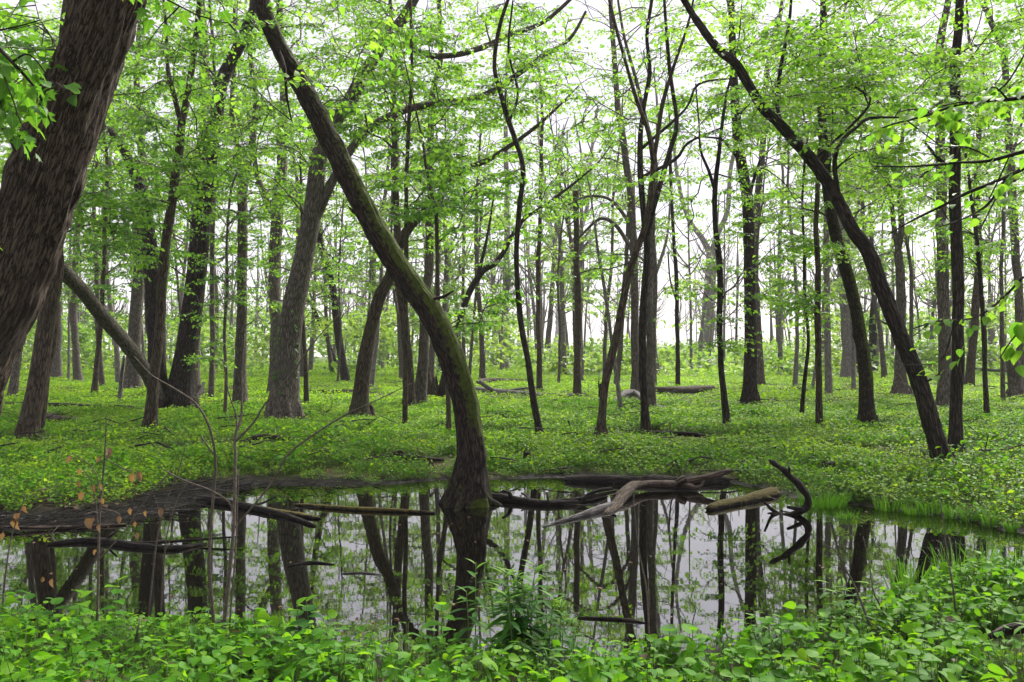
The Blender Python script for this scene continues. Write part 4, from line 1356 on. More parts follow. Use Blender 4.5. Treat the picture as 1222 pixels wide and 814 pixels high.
S, E = [], []
for i in range(3600):
    if i < 2700:
        x, y = rng.uniform(-7.5, -1.2), rng.uniform(7.8, 11.2)
    else:
        x, y = rng.uniform(-8, 9), rng.uniform(6.5, 11.8)
    s_ = float(pond_sdf(x, y))
    if not (-0.12 if i < 2700 else -0.05) < s_ < (1.2 if i < 2700 else 0.5):
        continue
    z = max(float(height_of(x, y, s_)), 0.0) + rng.uniform(0.0, 0.03)
    a = rng.normal(0, 0.75)
    l = rng.uniform(0.05, 0.34)
    S.append((x, y, z)); E.append((x + l * math.cos(a), y + l * math.sin(a), z + rng.normal(0.015, 0.035)))
V, Q = thin_prisms(np.array(S), np.array(E), rng.uniform(0.003, 0.010, len(S)), 0.002)
tag(obj('twig_litter', make_mesh('twig_litter', V, None, Q, {'bark': V, 'moss': np.zeros(len(V))}), [M['wood_wet']]), 'wet black twigs rotting on the muddy shore', kind='stuff')
S2, E2 = [], []
for i in range(420):
    y = 11.5 + 40 * rng.random() ** 1.3
    x = rng.uniform(-1, 1) * 0.66 * y
    z = float(height_of(x, y)) + rng.uniform(0.05, 0.22)
    a = rng.normal(0, 0.6)
    l = rng.uniform(0.15, 0.5) * (1 + y / 30)
    m_ = (x + l * 0.5 * math.cos(a), y + l * 0.5 * math.sin(a), z + rng.normal(0.03, 0.05))
    S2 += [(x, y, z), m_]
    E2 += [m_, (x + l * math.cos(a + 0.2), y + l * math.sin(a + 0.2), z + rng.normal(0.0, 0.10))]
V, Q = thin_prisms(np.array(S2), np.array(E2), rng.uniform(0.008, 0.022, len(S2)), 0.006)
tag(obj('twig_litter', make_mesh('twig_litter', V, None, Q, {'bark': V, 'moss': np.zeros(len(V))}), [M['bark_dark']]), 'dark fallen twigs strewn over the herbs of the far bank', kind='stuff')
S, E = np.array(S)[::9], np.array(E)[::9]
V, Q = thin_prisms(S + [0.05, 0.02, 0.015], E + [0.05, 0.02, 0.015], 0.005, 0.002)
tag(obj('twig_litter', make_mesh('twig_litter', V, None, Q, {'bark': V}), [M['wood_grey']]), 'bleached grey twigs lying on the muddy shore', kind='stuff')


# bits of leaf and bud scale floating on the pond
n = 900
x, y = rng.uniform(-8, 8, n), 5 + 7 * rng.random(n)
cl = fbm(x * 0.8, y * 2.0, 3.3, 3)
sd = pond_sdf(x, y)
k = (sd < -0.03) & (cl + rng.normal(0, 0.06, n) > 0.50)
x, y = x[k], y[k]
P = np.stack([x, y, np.full(len(x), 0.004)], -1)
D = np.stack([rng.normal(0, 1, len(x)), rng.normal(0, 1, len(x)), np.zeros(len(x))], -1)
V, T, ti = place_leaves(LEAF4, P, D, np.array([0, 0, 1.0]) + rng.normal(0, 0.08, (len(x), 3)), rng.uniform(0.012, 0.045, len(x)), rng.random(len(x)))
tag(obj('floating_leaves', make_mesh('floating_leaves', V, T, None, {'tint': ti}), M['leaf_dry']), 'bits of dead leaf floating on the pond', kind='stuff')


# ------------------------------------------------------------------ fallen wood
def lying(name, label, cat, pts, mat, lift=0.5, sides=12, rough=0.14, ridge=0.0, water=False, group=None, arms=(), moss=0.0, part='log', ups=None):
    pts3 = []
    for i, (x, y, w) in enumerate(pts):
        q = on_z(x, y, 0.0) if water else ground_hit(x, y)
        r = w * q[1] / F / 2
        q[2] += r * lift + (ups[i] if ups else 0)
        pts3.append((*q, r))
    path = np.array(pts3)
    rp = hermite(path, 0.07)
    c = path[0, :3].copy()
    LOGS.extend([tuple(q[[0, 1, 3]]) for q in rp] if not water else [])
    root = thing(name, label, cat, c, group)
    ex = lambda V: {'moss': np.clip(moss * smooth(-0.02, 0.04, V[:, 2]) * (0.6 + 0.8 * fbm(V[:, 0] * 3, V[:, 1] * 3, 1.0)), 0, 1)}
    obj(part, Geo().tube(rp[:, :3] - c, np.maximum(rp[:, 3], 0.003), sides, rough=rough, ridge=ridge, freq=34, oval=0.14, jag=1.0).mesh(part, ex), M[mat], root)
    for (ax, ay, aw), (bx, by, bw) in arms:
        j = int(np.argmin(np.abs(rp[:, 0] - at(ax, ay, rp[:, 1].mean())[0])))
        e = at(bx, by, rp[j, 1] + rng.normal(0, 0.1))
        s = rp[j, :3]
        m_ = (s + e) / 2 + rng.normal(0, 0.03, 3)
        q = hermite(np.array([s, m_, e]), 0.06)
        obj('branch', Geo().tube(q - c, np.linspace(aw, bw, len(q)) * s[1] / F / 2, 7, rough=0.1).mesh('branch', ex), M[mat], root)
    return root


def stick(name, label, cat, pts, Y, mat, dY=0.0, arms=(), part='stem', sides=8, rough=0.1, wob=0.05, mossy=False, ridge=0.0):
    path = px_path(pts, Y, wob, dY)
    rp = hermite(path, 0.04)
    c = path[0, :3].copy()
    if part == 'limb' and cat == 'branch':
        LOGS.extend([tuple(q[[0, 1, 3]]) for q in rp])
    root = thing(name, label, cat, c)
    ex = (lambda V: {'moss': np.zeros(len(V))}) if not mossy else None
    obj(part, Geo().tube(rp[:, :3] - c, np.maximum(rp[:, 3], 0.0012), sides, rough=rough, ridge=ridge, freq=40).mesh(part, ex), M[mat], root)
    for arm in arms:
        a = px_path(arm, Y, wob, 0.0)
        j = int(np.argmin(np.linalg.norm(rp[:, [0, 2]] - a[0, [0, 2]], axis=1)))
        a[:, 1] += rp[j, 1] - a[0, 1]
        a[0, :3] = rp[j, :3]
        ra = hermite(a, 0.04)
        obj('branch', Geo().tube(ra[:, :3] - c, np.maximum(ra[:, 3], 0.001), 6, rough=rough).mesh('branch', ex), M[mat], root)
    return root


# at the pond
lying('fallen_log', 'dark wet log lying along the far shore behind the curved pale log', 'log', [(678, 575, 10), (720, 576, 13), (770, 577, 13), (820, 578, 13), (868, 576, 11)], 'wood_wet', 0.35, 14, ridge=0.008)
lying('driftwood', 'curved pale brown log rising from the water with a splayed fork on its end', 'log',
      [(724, 613, 10), (736, 604, 13), (746, 595, 14), (757, 588, 12), (775, 585, 11), (795, 585, 12), (812, 584, 9), (828, 586, 10)], 'wood_dead', 0.75, 14, ridge=0.006, water=True,
      ups=[-0.05, -0.03, 0.02, 0.04, 0.03, 0.02, 0.03, 0.0], arms=[((818, 582, 10), (871, 562, 7)), ((826, 582, 8), (818, 571, 9)), ((838, 582, 5), (842, 566, 3)), ((752, 588, 4), (700, 600, 2)), ((770, 584, 3), (776, 570, 1.5))])
lying('driftwood', 'grey tapering log half sunk in the water, pointing left', 'log', [(732, 606, 12), (715, 610, 11), (695, 616, 8), (672, 622, 5), (648, 629, 2)], 'wood_grey', 0.25, 12, water=True)
lying('fallen_log', 'short dark log with a yellow moss patch at its right end in the water', 'log', [(846, 609, 9), (868, 604, 11), (888, 600, 11), (905, 596, 13), (926, 590, 13)], 'wood_wet', 0.5, 12, water=True, moss=0.9, arms=[((915, 594, 7), (938, 603, 4))])
lying('driftwood', 'dark jumble of sunken branches between the pond tree and the curved log', 'branch', [(592, 596, 12), (620, 600, 10), (650, 603, 9), (690, 601, 8), (722, 593, 7)], 'wood_wet', 0.5, 10, water=True,
      arms=[((610, 598, 5), (680, 606, 2)), ((640, 602, 6), (735, 586, 4)), ((660, 602, 4), (728, 603, 4)), ((630, 600, 3), (622, 588, 2)), ((655, 602, 2), (653, 588, 1.5)), ((690, 600, 6), (730, 583, 4)), ((610, 598, 6), (600, 586, 3))])
b0 = on_z(924, 612, 0)
stick('driftwood', 'dark hooked snag curling up out of the water on the right', 'dead branch',
      [(905, 621, 6), (918, 615, 7), (930, 616, 8), (944, 615, 9), (957, 610, 9), (964, 603, 9), (963, 592, 8.5), (957, 583, 8.5), (952, 576, 9), (943, 569, 8), (937, 562, 9), (929, 557, 6), (922, 552, 7), (918, 549, 3)], b0[1], 'wood_wet',
      arms=[[(957, 608, 5), (946, 604, 5), (934, 602, 3.5)], [(940, 566, 4), (940, 559, 3), (938, 553, 1.5)], [(930, 616, 5), (918, 606, 4), (910, 598, 3)], [(944, 614, 3), (936, 609, 2), (926, 607, 1)]], part='log', sides=14, wob=0.16, ridge=0.007, rough=0.22)
lying('driftwood', 'long mossy pole floating in the pond left of the leaning mossy tree', 'pole', [(352, 603, 3), (372, 605, 5), (420, 609, 6), (470, 611, 6), (517, 613, 4)], 'wood_wet', 0.5, 9, water=True, moss=0.75)
lying('driftwood', 'shorter mossy pole floating left of the long one, ending under the bank', 'pole', [(296, 607, 8), (320, 611, 8), (350, 615, 7), (382, 620, 5)], 'wood_wet', 0.5, 9, water=True, moss=0.85)
lying('driftwood', 'thick black branch sunk across the left bay of the pond', 'branch', [(60, 650, 5), (110, 647, 8), (160, 653, 8), (205, 656, 7), (245, 650, 4)], 'wood_wet', 0.4, 10, water=True,
      arms=[((120, 648, 6), (60, 662, 2)), ((150, 650, 5), (290, 640, 2)), ((190, 654, 5), (225, 672, 2)), ((100, 646, 4), (140, 634, 2))])
lying('driftwood', 'pale straight pole lying on the water beside the left mud bank', 'pole', [(-30, 630, 3), (40, 631, 3.5), (100, 630, 4), (150, 627, 3)], 'wood_dead', 0.7, 8)
lying('driftwood', 'dark branching limb in the water under the left saplings', 'branch', [(240, 597, 9), (275, 603, 9), (310, 610, 8), (345, 618, 6), (375, 628, 4)], 'wood_wet', 0.6, 9, water=True,
      arms=[((290, 606, 4), (330, 592, 2)), ((320, 612, 3), (345, 645, 1.5)), ((330, 614, 3), (380, 606, 1.5)), ((345, 618, 2), (330, 680, 1))])
lying('driftwood', 'short thin dark stick floating in the middle of the left half of the pond', 'stick', [(345, 676, 3), (370, 672, 4), (398, 674, 2)], 'wood_wet', 0.3, 7, water=True)
lying('driftwood', 'thin pale stick floating near the reflection of the pale brown trunk', 'stick', [(408, 685, 2), (430, 684, 3), (455, 686, 2)], 'wood_grey', 0.3, 7, water=True)
lying('driftwood', 'dark rod on the water just behind the near herbs right of centre', 'stick', [(690, 738, 3), (720, 739, 4), (752, 741, 4), (770, 744, 2)], 'wood_wet', 0.4, 7, water=True)

# on the far bank
stick('fallen_branch', 'dark arched branch over the green herbs at the left', 'branch', [(282, 535, 6), (296, 526, 6), (312, 521, 6), (340, 523, 6), (366, 526, 5), (380, 531, 5), (393, 537, 4)], ground_hit(300, 534)[1], 'bark_dark', part='limb',
      arms=[[(338, 524, 4), (330, 531, 3), (317, 541, 2)]])
stick('fallen_branch', 'crooked dark branch lying on herbs left of the mossy pond tree', 'branch', [(440, 549, 6), (455, 546, 6), (470, 542, 7), (478, 545, 7), (495, 546, 7), (512, 548, 5), (530, 549, 3)], ground_hit(470, 552)[1], 'bark_dark', part='limb',
      arms=[[(470, 543, 4), (477, 539, 4), (482, 541, 2)]])
lying('fallen_log', 'long black log on the herbs at the left edge, behind the brown trunk', 'log', [(-30, 486, 10), (20, 488, 10), (70, 489, 10), (110, 490, 9), (135, 491, 10), (160, 491, 8)], 'wood_wet', 0.7, 12)
lying('fallen_log', 'broken red-brown log in front of the long black one at the left', 'log', [(50, 500, 9), (66, 503, 10), (80, 505, 10), (93, 504, 8)], 'bark_brown', 0.7, 12)
lying('fallen_log', 'dark low log nearer than the black one at the left edge', 'log', [(-10, 493, 6), (20, 495, 6), (45, 497, 6), (70, 498, 5)], 'wood_wet', 0.6, 10)
lying('fallen_branch', 'curled dark branch at the foot of the thick curving trunk', 'branch', [(224, 487, 6), (232, 483, 6), (240, 476, 5), (243, 468, 3)], 'wood_wet', 0.9, 8, ups=[0.0, 0.05, 0.2, 0.35], part='limb')
lying('fallen_log', 'thin dark log stretching right behind the ivy-footed tree', 'log', [(356, 471, 5), (375, 470, 5), (400, 470, 5), (425, 469, 5), (452, 467, 4)], 'wood_wet', 0.8, 9)
lying('fallen_branch', 'thin dark pole on the herbs right of the ivy-footed tree', 'branch', [(355, 494, 3), (375, 496, 4), (400, 498, 3)], 'wood_wet', 0.8, 8, part='limb')
lying('fallen_log', 'long brown log across the clearing behind the fanning trees', 'log', [(778, 470, 11), (800, 470, 11), (825, 469, 11), (850, 467, 9)], 'bark_brown', 0.7, 12)
lying('fallen_log', 'long low grey log behind the mossy pond tree in the clearing', 'log', [(568, 467, 7), (590, 470, 8), (620, 472, 7), (650, 474, 6), (700, 473, 4)], 'wood_grey', 0.7, 10,
      arms=[((590, 470, 5), (572, 455, 5)), ((600, 470, 4), (640, 462, 2))])
lying('fallen_log', 'weathered pale branch stub lifting off the clearing floor at left centre', 'log', [(569, 460, 6), (580, 458, 7), (598, 457, 6), (620, 456, 4)], 'wood_dead', 0.8, 9)
lying('fallen_branch', 'leaning bleached limb on the floor between the two fanning trees', 'branch', [(732, 482, 4), (745, 478, 7), (758, 476, 6), (775, 484, 5), (798, 490, 4)], 'wood_grey', 0.9, 9, part='limb', ups=[0, 0.15, 0.15, 0.0, 0])
lying('fallen_log', 'dark broken log right of the straight fanning tree', 'log', [(740, 515, 4), (765, 518, 5), (800, 520, 7), (830, 521, 6), (850, 524, 4)], 'wood_wet', 0.7, 9)
lying('fallen_log', 'dark crooked log on the herbs right of the layered sapling', 'log', [(884, 525, 8), (905, 527, 8), (925, 529, 6), (952, 530, 5)], 'wood_wet', 0.7, 9)
lying('fallen_log', 'thin dark log on the slope left of the brown pole tree', 'log', [(925, 467, 4), (950, 466, 5), (975, 468, 4), (1010, 466, 3)], 'wood_wet', 0.8, 8)
lying('fallen_branch', 'low dark branch left of the mossy-sided trunk', 'branch', [(1010, 500, 4), (1020, 502, 5), (1032, 503, 3)], 'wood_wet', 0.9, 8, part='limb')
lying('fallen_branch', 'thin dark branches between the far right trunks and the snag', 'branch', [(1160, 447, 4), (1185, 450, 4), (1215, 452, 5), (1240, 452, 5)], 'wood_wet', 4, 8, part='limb')
lying('fallen_log', 'dark log end sticking out of the herbs at the lower right edge', 'log', [(1180, 771, 7), (1200, 768, 12), (1235, 764, 13), (1270, 760, 12)], 'bark_dark', 2.6, 10)


def stump(label, px, py, w, hgt, mat):
    b = ground_hit(px, py)
    s = b[1] / F
    root = thing('tree_stump', label, 'stump', b)
    q = np.array([[0, 0, -0.08], [0.1 * w * s, 0, hgt * s * 0.55], [0.05 * w * s, 0, hgt * s]])
    rp = hermite(q, 0.025)
    obj('stump_body', Geo().tube(rp, np.linspace(w * 0.55, w * 0.4, len(rp)) * s, 14, flare=0.4, rough=0.3, ridge=0.012).mesh('stump_body'), M[mat], root)
    q = np.array([[-0.25 * w * s, 0, hgt * s * 0.8], [-0.3 * w * s, 0, hgt * s * 1.1], [-0.2 * w * s, 0, hgt * s * 1.35]])
    obj('splinter', Geo().tube(q, np.array([0.2, 0.14, 0.03]) * w * s, 7).mesh('splinter'), M[mat], root)


stump('small dark stump in the herbs right of the mossy pond tree', 629, 552, 10, 12, 'bark_dark')
stump('low black stump in the herbs above the hooked snag', 988, 562, 17, 9, 'wood_wet')
stump('small black charred stub against the leaning reddish trunk', 716, 482, 5, 24, 'wood_wet')

# ------------------------------------------------------------------ near saplings and stems
def foot(px, py):
    return ground_hit(px, py)[1]


Y = foot(265, 782)
stick('sapling', 'bare grey sapling stem on the near left, the taller of the forked pair', 'sapling',
      [(266, 785, 5.8), (268, 740, 5), (273, 690, 5), (278, 640, 4.3), (280, 590, 4.3), (281, 545, 3.6), (281, 520, 3.6), (288, 495, 2.9), (289, 440, 2.2), (292, 400, 1.4)], Y, 'bark_smooth', dY=0.2,
      arms=[[(281, 530, 2.9), (294, 506, 2.9), (306, 486, 2.2), (325, 464, 2.2), (341, 446, 2.2), (360, 418, 2.2), (378, 396, 1.4), (402, 370, 1.1)], [(281, 524, 2.2), (272, 500, 2.2), (262, 470, 1.4), (255, 430, 1.1)],
            [(279, 620, 2.9), (268, 600, 2.2), (245, 586, 2.2), (215, 575, 2.2), (190, 562, 1.4)], [(278, 630, 2.2), (320, 580, 2.2), (345, 540, 2.2), (403, 500, 2.2), (440, 482, 1.4), (490, 458, 1.1)]])
stick('sapling', 'bare grey sapling stem curving left, the shorter of the forked pair', 'sapling',
      [(258, 768, 4.3), (253, 720, 4.3), (250, 670, 3.6), (253, 610, 3.6), (257, 560, 3.6), (255, 530, 2.9), (247, 503, 2.9), (232, 480, 2.2), (205, 462, 2.2), (180, 447, 1.4), (160, 425, 1.1)], foot(258, 770), 'bark_smooth', dY=-0.2,
      arms=[[(256, 540, 2.2), (250, 528, 2.2), (243, 517, 1.4)]])
stick('sapling', 'thin upright twig right against the forked sapling pair', 'sapling', [(271, 790, 2.2), (276, 720, 2.2), (281, 660, 2.2), (283, 615, 1.4), (285, 560, 1.1)], foot(271, 790), 'bark_smooth')
DRY = make_mesh('leaf', *(lambda v, t: (v, t))(np.array([[0, 0, 0], [0.28, 0.3, 0.16], [0.22, 0.66, 0.10], [0.02, 1, -0.12], [-0.18, 0.62, 0.22], [-0.26, 0.28, 0.05], [0, 0.4, -0.06]]), [[0, 1, 6], [1, 2, 6], [2, 3, 6], [3, 4, 6], [4, 5, 6], [5, 0, 6]]), None, {'tint': [0.2, 0.5, 0.7, 0.4, 0.6, 0.3, 0.5]})
DRY.materials.append(M['leaf_dry'])


def leaf_obj(me, parent, P, D, N, size, name='leaf'):
    D = unit(D)
    X = unit(np.cross(D, N))
    Z = np.cross(X, D)
    o = bpy.data.objects.new(name, me)
    COL.objects.link(o)
    o.parent = parent
    p0 = np.array(parent.location)
    if parent.parent is not None:
        p0 = p0 + np.array(parent.parent.location)
    mt = Matrix(((X[0] * size, D[0] * size, Z[0] * size, P[0] - p0[0]), (X[1] * size, D[1] * size, Z[1] * size, P[1] - p0[1]), (X[2] * size, D[2] * size, Z[2] * size, P[2] - p0[2]), (0, 0, 0, 1)))
    o.matrix_basis = mt
    return o


Y = foot(116, 760)
r_ = stick('sapling', 'thin brown sapling hung with withered leaves at the near left', 'sapling',
           [(115, 765, 2.9), (117, 700, 2.9), (118, 640, 2.9), (120, 600, 2.2), (124, 555, 2.2), (126, 520, 1.4), (127, 495, 1.1)], Y, 'bark_smooth',
           arms=[[(118, 640, 2.2), (110, 600, 1.4), (103, 572, 1.4), (95, 562, 1.1)], [(121, 590, 1.4), (110, 560, 1.1), (84, 541, 1.1)], [(119, 615, 1.4), (108, 612, 1.4), (97, 616, 1.1)],
                 [(117, 668, 2.2), (145, 636, 1.4), (165, 606, 1.4), (190, 575, 1.4), (205, 560, 1.1)], [(119, 605, 1.4), (135, 612, 1.4), (141, 616, 1.1)], [(124, 545, 1.4), (150, 560, 1.1), (161, 562, 0.72)]])
for (x, y, s, w) in [(86, 544, 15, -1), (95, 559, 14, 0.2), (94, 574, 12, 0), (98, 586, 19, -0.2), (111, 578, 15, 0.1), (121, 577, 13, 0), (122, 594, 13, 0.1), (130, 533, 22, 0.1), (158, 564, 19, 0), (164, 562, 20, 0.1), (108, 618, 17, -1),
                     (105, 618, 19, 0.1), (112, 617, 21, 0), (118, 625, 15, 0), (142, 615, 15, -0.3), (155, 606, 13, 0.3), (174, 609, 13, 0), (192, 606, 17, 0.1), (161, 622, 12, 0), (163, 635, 14, 0), (120, 545, 13, -0.3), (115, 655, 12, 0), (50, 688, 13, -0.2), (62, 690, 17, 0)]:
    q = at(x, y, Y - 0.1 + rng.normal(0, 0.12))
    leaf_obj(DRY, r_, q, (w + rng.normal(0, 0.2), rng.normal(0, 0.3), -1), (rng.normal(0, 0.5), -1, 0.2), s * 0.7 * Y / F)
Y = foot(20, 740)
r_ = stick('sapling', 'thin twig with three withered leaves at the left edge', 'sapling', [(2, 745, 2.2), (6, 690, 2.2), (14, 640, 1.4), (26, 605, 1.4), (30, 590, 1.1)], Y, 'bark_smooth')
for (x, y, s) in [(24, 612, 16), (17, 618, 20), (27, 603, 12), (4, 635, 11)]:
    leaf_obj(DRY, r_, at(x, y, Y), (rng.normal(0, 0.2), rng.normal(0, 0.3), -1), (rng.normal(0, 0.5), -1, 0.2), s * Y / F)
stick('sapling', 'pale thin stem slanting right before the left bay, left of the forked pair', 'sapling', [(177, 735, 2.2), (182, 690, 2.2), (188, 640, 2.2), (198, 600, 2.2), (212, 565, 1.4), (222, 530, 1.1)], foot(177, 735), 'bark_smooth', arms=[[(188, 640, 1.4), (194, 620, 1.1), (186, 590, 0.72)]])
stick('sapling', 'second pale stem slanting right close behind the first in the left bay', 'sapling', [(192, 732, 2.2), (195, 680, 2.2), (199, 640, 1.4), (210, 600, 1.4), (224, 575, 1.1)], foot(192, 735), 'bark_smooth', arms=[[(197, 660, 1.4), (206, 640, 1.1), (214, 625, 0.72)]])
stick('sapling', 'tall thin tan stem rising through the near herbs right of centre', 'sapling', [(775, 796, 2.2), (774, 740, 2.2), (771, 700, 2.2), (763, 660, 1.4), (758, 620, 1.4), (756, 590, 1.1)], foot(775, 800), 'bark_smooth')
stick('sapling', 'thin dark stem slanting left above the near right herbs', 'sapling', [(1040, 752, 2.9), (1030, 725, 2.9), (1018, 695, 2.2), (1008, 678, 2.2), (998, 658, 1.4), (985, 650, 0.72)], foot(1040, 770), 'bark_smooth')
stick('sapling', 'thin pale stem slanting left just right of the dark slanting one', 'sapling', [(1060, 745, 2.2), (1050, 722, 2.2), (1042, 705, 1.4), (1037, 670, 1.4), (1030, 640, 1.1)], foot(1060, 760), 'bark_smooth')
stick('sapling', 'thin straight grey stem before the reeds at the right', 'sapling', [(1141, 738, 2.2), (1137, 700, 2.2), (1130, 660, 1.4), (1126, 625, 1.4), (1122, 600, 1.1)], foot(1141, 755), 'bark_smooth')
r_ = stick('sprout', 'tiny leafy shoot standing in the herbs at the far left', 'sprout', [(160, 770, 2.9), (165, 748, 2.2), (168, 735, 1.4)], foot(160, 790), 'stem' if False else 'bark_smooth')

# ------------------------------------------------------------------ leaf meshes shared by countable leaves
def leaf_mesh(shape, mat, t):
    me = make_mesh('leaf', shape[0], shape[1], None, {'tint': np.full(len(shape[0]), t), 'lc': shape[0]})
    me.materials.append(M[mat])
    return me


BROAD = [leaf_mesh(LEAFB, 'leaf_near', t) for t in (0.4, 0.7, 0.95)]
MAP = [leaf_mesh(MAPLE, 'leaf_near', t) for t in (0.15, 0.4, 0.65)]
LANCE = [leaf_mesh(LEAFL, 'herb_tall', t) for t in (0.1, 0.3, 0.5, 0.95)]
HERB = [leaf_mesh(LEAFB, 'herb_near', t) for t in (0.3, 0.6, 0.9)]
DARKH = [leaf_mesh(LEAFB, 'herb_tall', t) for t in (0.1, 0.4)]


def bough(name, label, cat, pts, Y, dY, arms, leaves, n, size, droop=-0.5, mat='bark_dark', spacing_up=0.2, along=0.12):
    root = stick(name, label, cat, pts, Y, mat, dY=dY, arms=arms, part='limb')
    tubes = [px_path(pts, Y, 0, dY)] + [px_path(a, Y + dY * 0.4, 0, 0) for a in arms]
    L = [np.linalg.norm(np.diff(t[:, :3], axis=0), axis=1).sum() for t in tubes]
    tot = sum(L)
    for i in range(n):
        t = tubes[int(np.searchsorted(np.cumsum(L) / tot, rng.random()))]
        r = hermite(t, 0.05)
        j = rng.integers(int(len(r) * 0.12), len(r) - 1)
        d = unit(r[j + 1, :3] - r[j, :3])
        s = np.array([-d[1], d[0], 0]) * (1 if i % 2 else -1)
        P = r[j, :3] + s * rng.uniform(0.0, along) + np.array([0, 0, rng.uniform(-0.10, 0.05) * along / 0.12])
        leaf_obj(leaves[rng.integers(len(leaves))], root, P, d * 0.5 + s * 0.9 + np.array([0, 0, droop]) + rng.normal(0, 0.25, 3), np.array([0, 0, 1.0]) + rng.normal(0, 0.35, 3), size * rng.uniform(0.6, 1.2))
    return root


bough('overhanging_bough', 'leafy bough with big drooping leaves reaching in at the upper right edge', 'bough',
      [(1300, 95, 6), (1222, 116, 5), (1180, 120, 4), (1140, 126, 3), (1105, 138, 3), (1060, 150, 2), (1030, 165, 1.5)], 5.2, 0.5,
      [[(1190, 118, 2), (1170, 108, 2), (1150, 112, 1.5)], [(1150, 125, 2), (1120, 112, 2), (1100, 116, 1.5)], [(1120, 134, 2), (1150, 150, 1.5), (1170, 165, 1)], [(1222, 112, 3), (1205, 95, 2), (1192, 98, 1.5)]], BROAD, 130, 0.074, droop=-0.75)
bough('overhanging_bough', 'middle bough at the right edge with a long nearly bare tip', 'bough',
      [(1300, 165, 6), (1222, 181, 5), (1180, 192, 4), (1145, 194, 3), (1110, 197, 3), (1080, 199, 2), (1040, 198, 1.5)], 5.8, 0.6,
      [[(1200, 186, 2), (1170, 170, 2), (1140, 168, 1.5), (1110, 160, 1)], [(1215, 182, 2), (1200, 215, 2), (1190, 235, 1.5)]], BROAD, 46, 0.085, droop=-0.5)
bough('overhanging_bough', 'lower bough slanting down left from the right edge', 'bough',
      [(1300, 165, 7), (1222, 201, 5), (1190, 216, 4), (1155, 230, 4), (1130, 243, 3), (1105, 255, 3), (1080, 268, 2), (1060, 280, 1.5)], 6.2, 0.4,
      [[(1222, 222, 3), (1190, 240, 3), (1160, 258, 2), (1130, 268, 1.5)], [(1210, 206, 3), (1196, 240, 2), (1180, 272, 1.5)]], BROAD, 40, 0.08, droop=-0.4)
bough('overhanging_bough', 'bright cluster of broad leaves hanging at the right edge in mid height', 'bough',
      [(1300, 330, 5), (1245, 370, 4), (1222, 390, 3), (1207, 402, 2)], 4.6, 0.1, [[(1222, 390, 2), (1215, 412, 2), (1205, 428, 1.5)]], BROAD, 26, 0.11, droop=-0.6)
bough('overhanging_bough', 'thin twig of pale leaves level with the dark trunk at the right', 'bough',
      [(1222, 330, 3), (1190, 362, 3), (1160, 380, 2), (1120, 383, 2), (1090, 392, 1.5)], 7.5, 0.4, [[(1160, 378, 2), (1140, 430, 1.5), (1095, 436, 1)], [(1130, 383, 1.5), (1110, 400, 1), (1085, 412, 1)]], BROAD, 50, 0.085, droop=-0.3)
bough('overhanging_bough', 'bough of toothed maple leaves hanging at the upper left edge', 'bough',
      [(-80, -10, 6), (-20, 40, 5), (20, 80, 4), (45, 110, 3), (62, 150, 2)], 4.3, 0.2,
      [[(10, 70, 3), (30, 62, 2), (60, 100, 1.5)], [(-10, 45, 3), (10, 110, 2), (25, 150, 1.5), (48, 165, 1)], [(-30, 30, 3), (-10, 90, 2), (4, 140, 1.5)], [(-20, 40, 3), (20, 30, 2), (48, 22, 1.5)]], MAP, 95, 0.085, droop=-0.7, along=0.16)
bough('overhanging_bough', 'few maple leaves dangling from the top edge above the left trunks', 'bough',
      [(120, -60, 4), (160, -20, 3), (200, 0, 2), (235, 18, 1.5)], 5.0, 0.2, [[(200, 0, 2), (175, 18, 1.5), (160, 40, 1)], [(225, 12, 2), (255, 8, 1.5), (270, 0, 1)]], MAP, 34, 0.085, droop=-0.6)
bough('overhanging_bough', 'small sprig with a yellowing leaf against the huge left trunk', 'bough',
      [(-60, 270, 3), (-20, 285, 2), (4, 292, 1.5)], 4.2, 0.0, [], BROAD[2:], 8, 0.05, droop=-0.3)

# ------------------------------------------------------------------ individual plants of the near bank
def tall_plant(name, label, cat, stems, leaves, hgt, size, n, group=None, lean=0.10, top=None, narrow=True):
    b = np.mean([ground_hit(x, y) for x, y in stems], axis=0)
    root = thing(name, label, cat, b, group)
    for (x, y) in stems:
        q = ground_hit(x, y)
        H = hgt * rng.uniform(0.75, 1.12)
        l = rng.normal(0, lean, 2)
        P = np.array([q + [0, 0, -0.03], q + [l[0] * H * 0.3, l[1] * H * 0.3, H * 0.5], q + [l[0] * H, l[1] * H, H]])
        rp = hermite(P, 0.05)
        st = obj('stem', Geo().tube(rp - q, np.linspace(0.0042, 0.002, len(rp)), 5).mesh('stem'), M['stem'], root)
        st.location = q - b
        for k in range(n):
            f = 0.15 + 0.85 * (k + 0.5) / n
            p_ = np.array([np.interp(f, np.linspace(0, 1, len(rp)), rp[:, c]) for c in range(3)])
            a = k * 2.4 + rng.normal(0, 0.3)
            el = -0.25 + 0.95 * f ** 3
            s = size * (0.55 + 0.75 * math.sin(math.pi * min(1, f * 0.85 + 0.1))) * rng.uniform(0.8, 1.15)
            me_ = leaves[-1] if (top and f > top) else leaves[rng.integers(max(1, len(leaves) - (1 if top else 0)))]
            leaf_obj(me_, st, p_, (math.cos(a), math.sin(a), el), (-el * math.cos(a), -el * math.sin(a), 1.0), s)
    return root


def pts_in(x0, x1, y0, y1, n):
    return [(rng.uniform(x0, x1), rng.uniform(y0, y1)) for _ in range(n)]


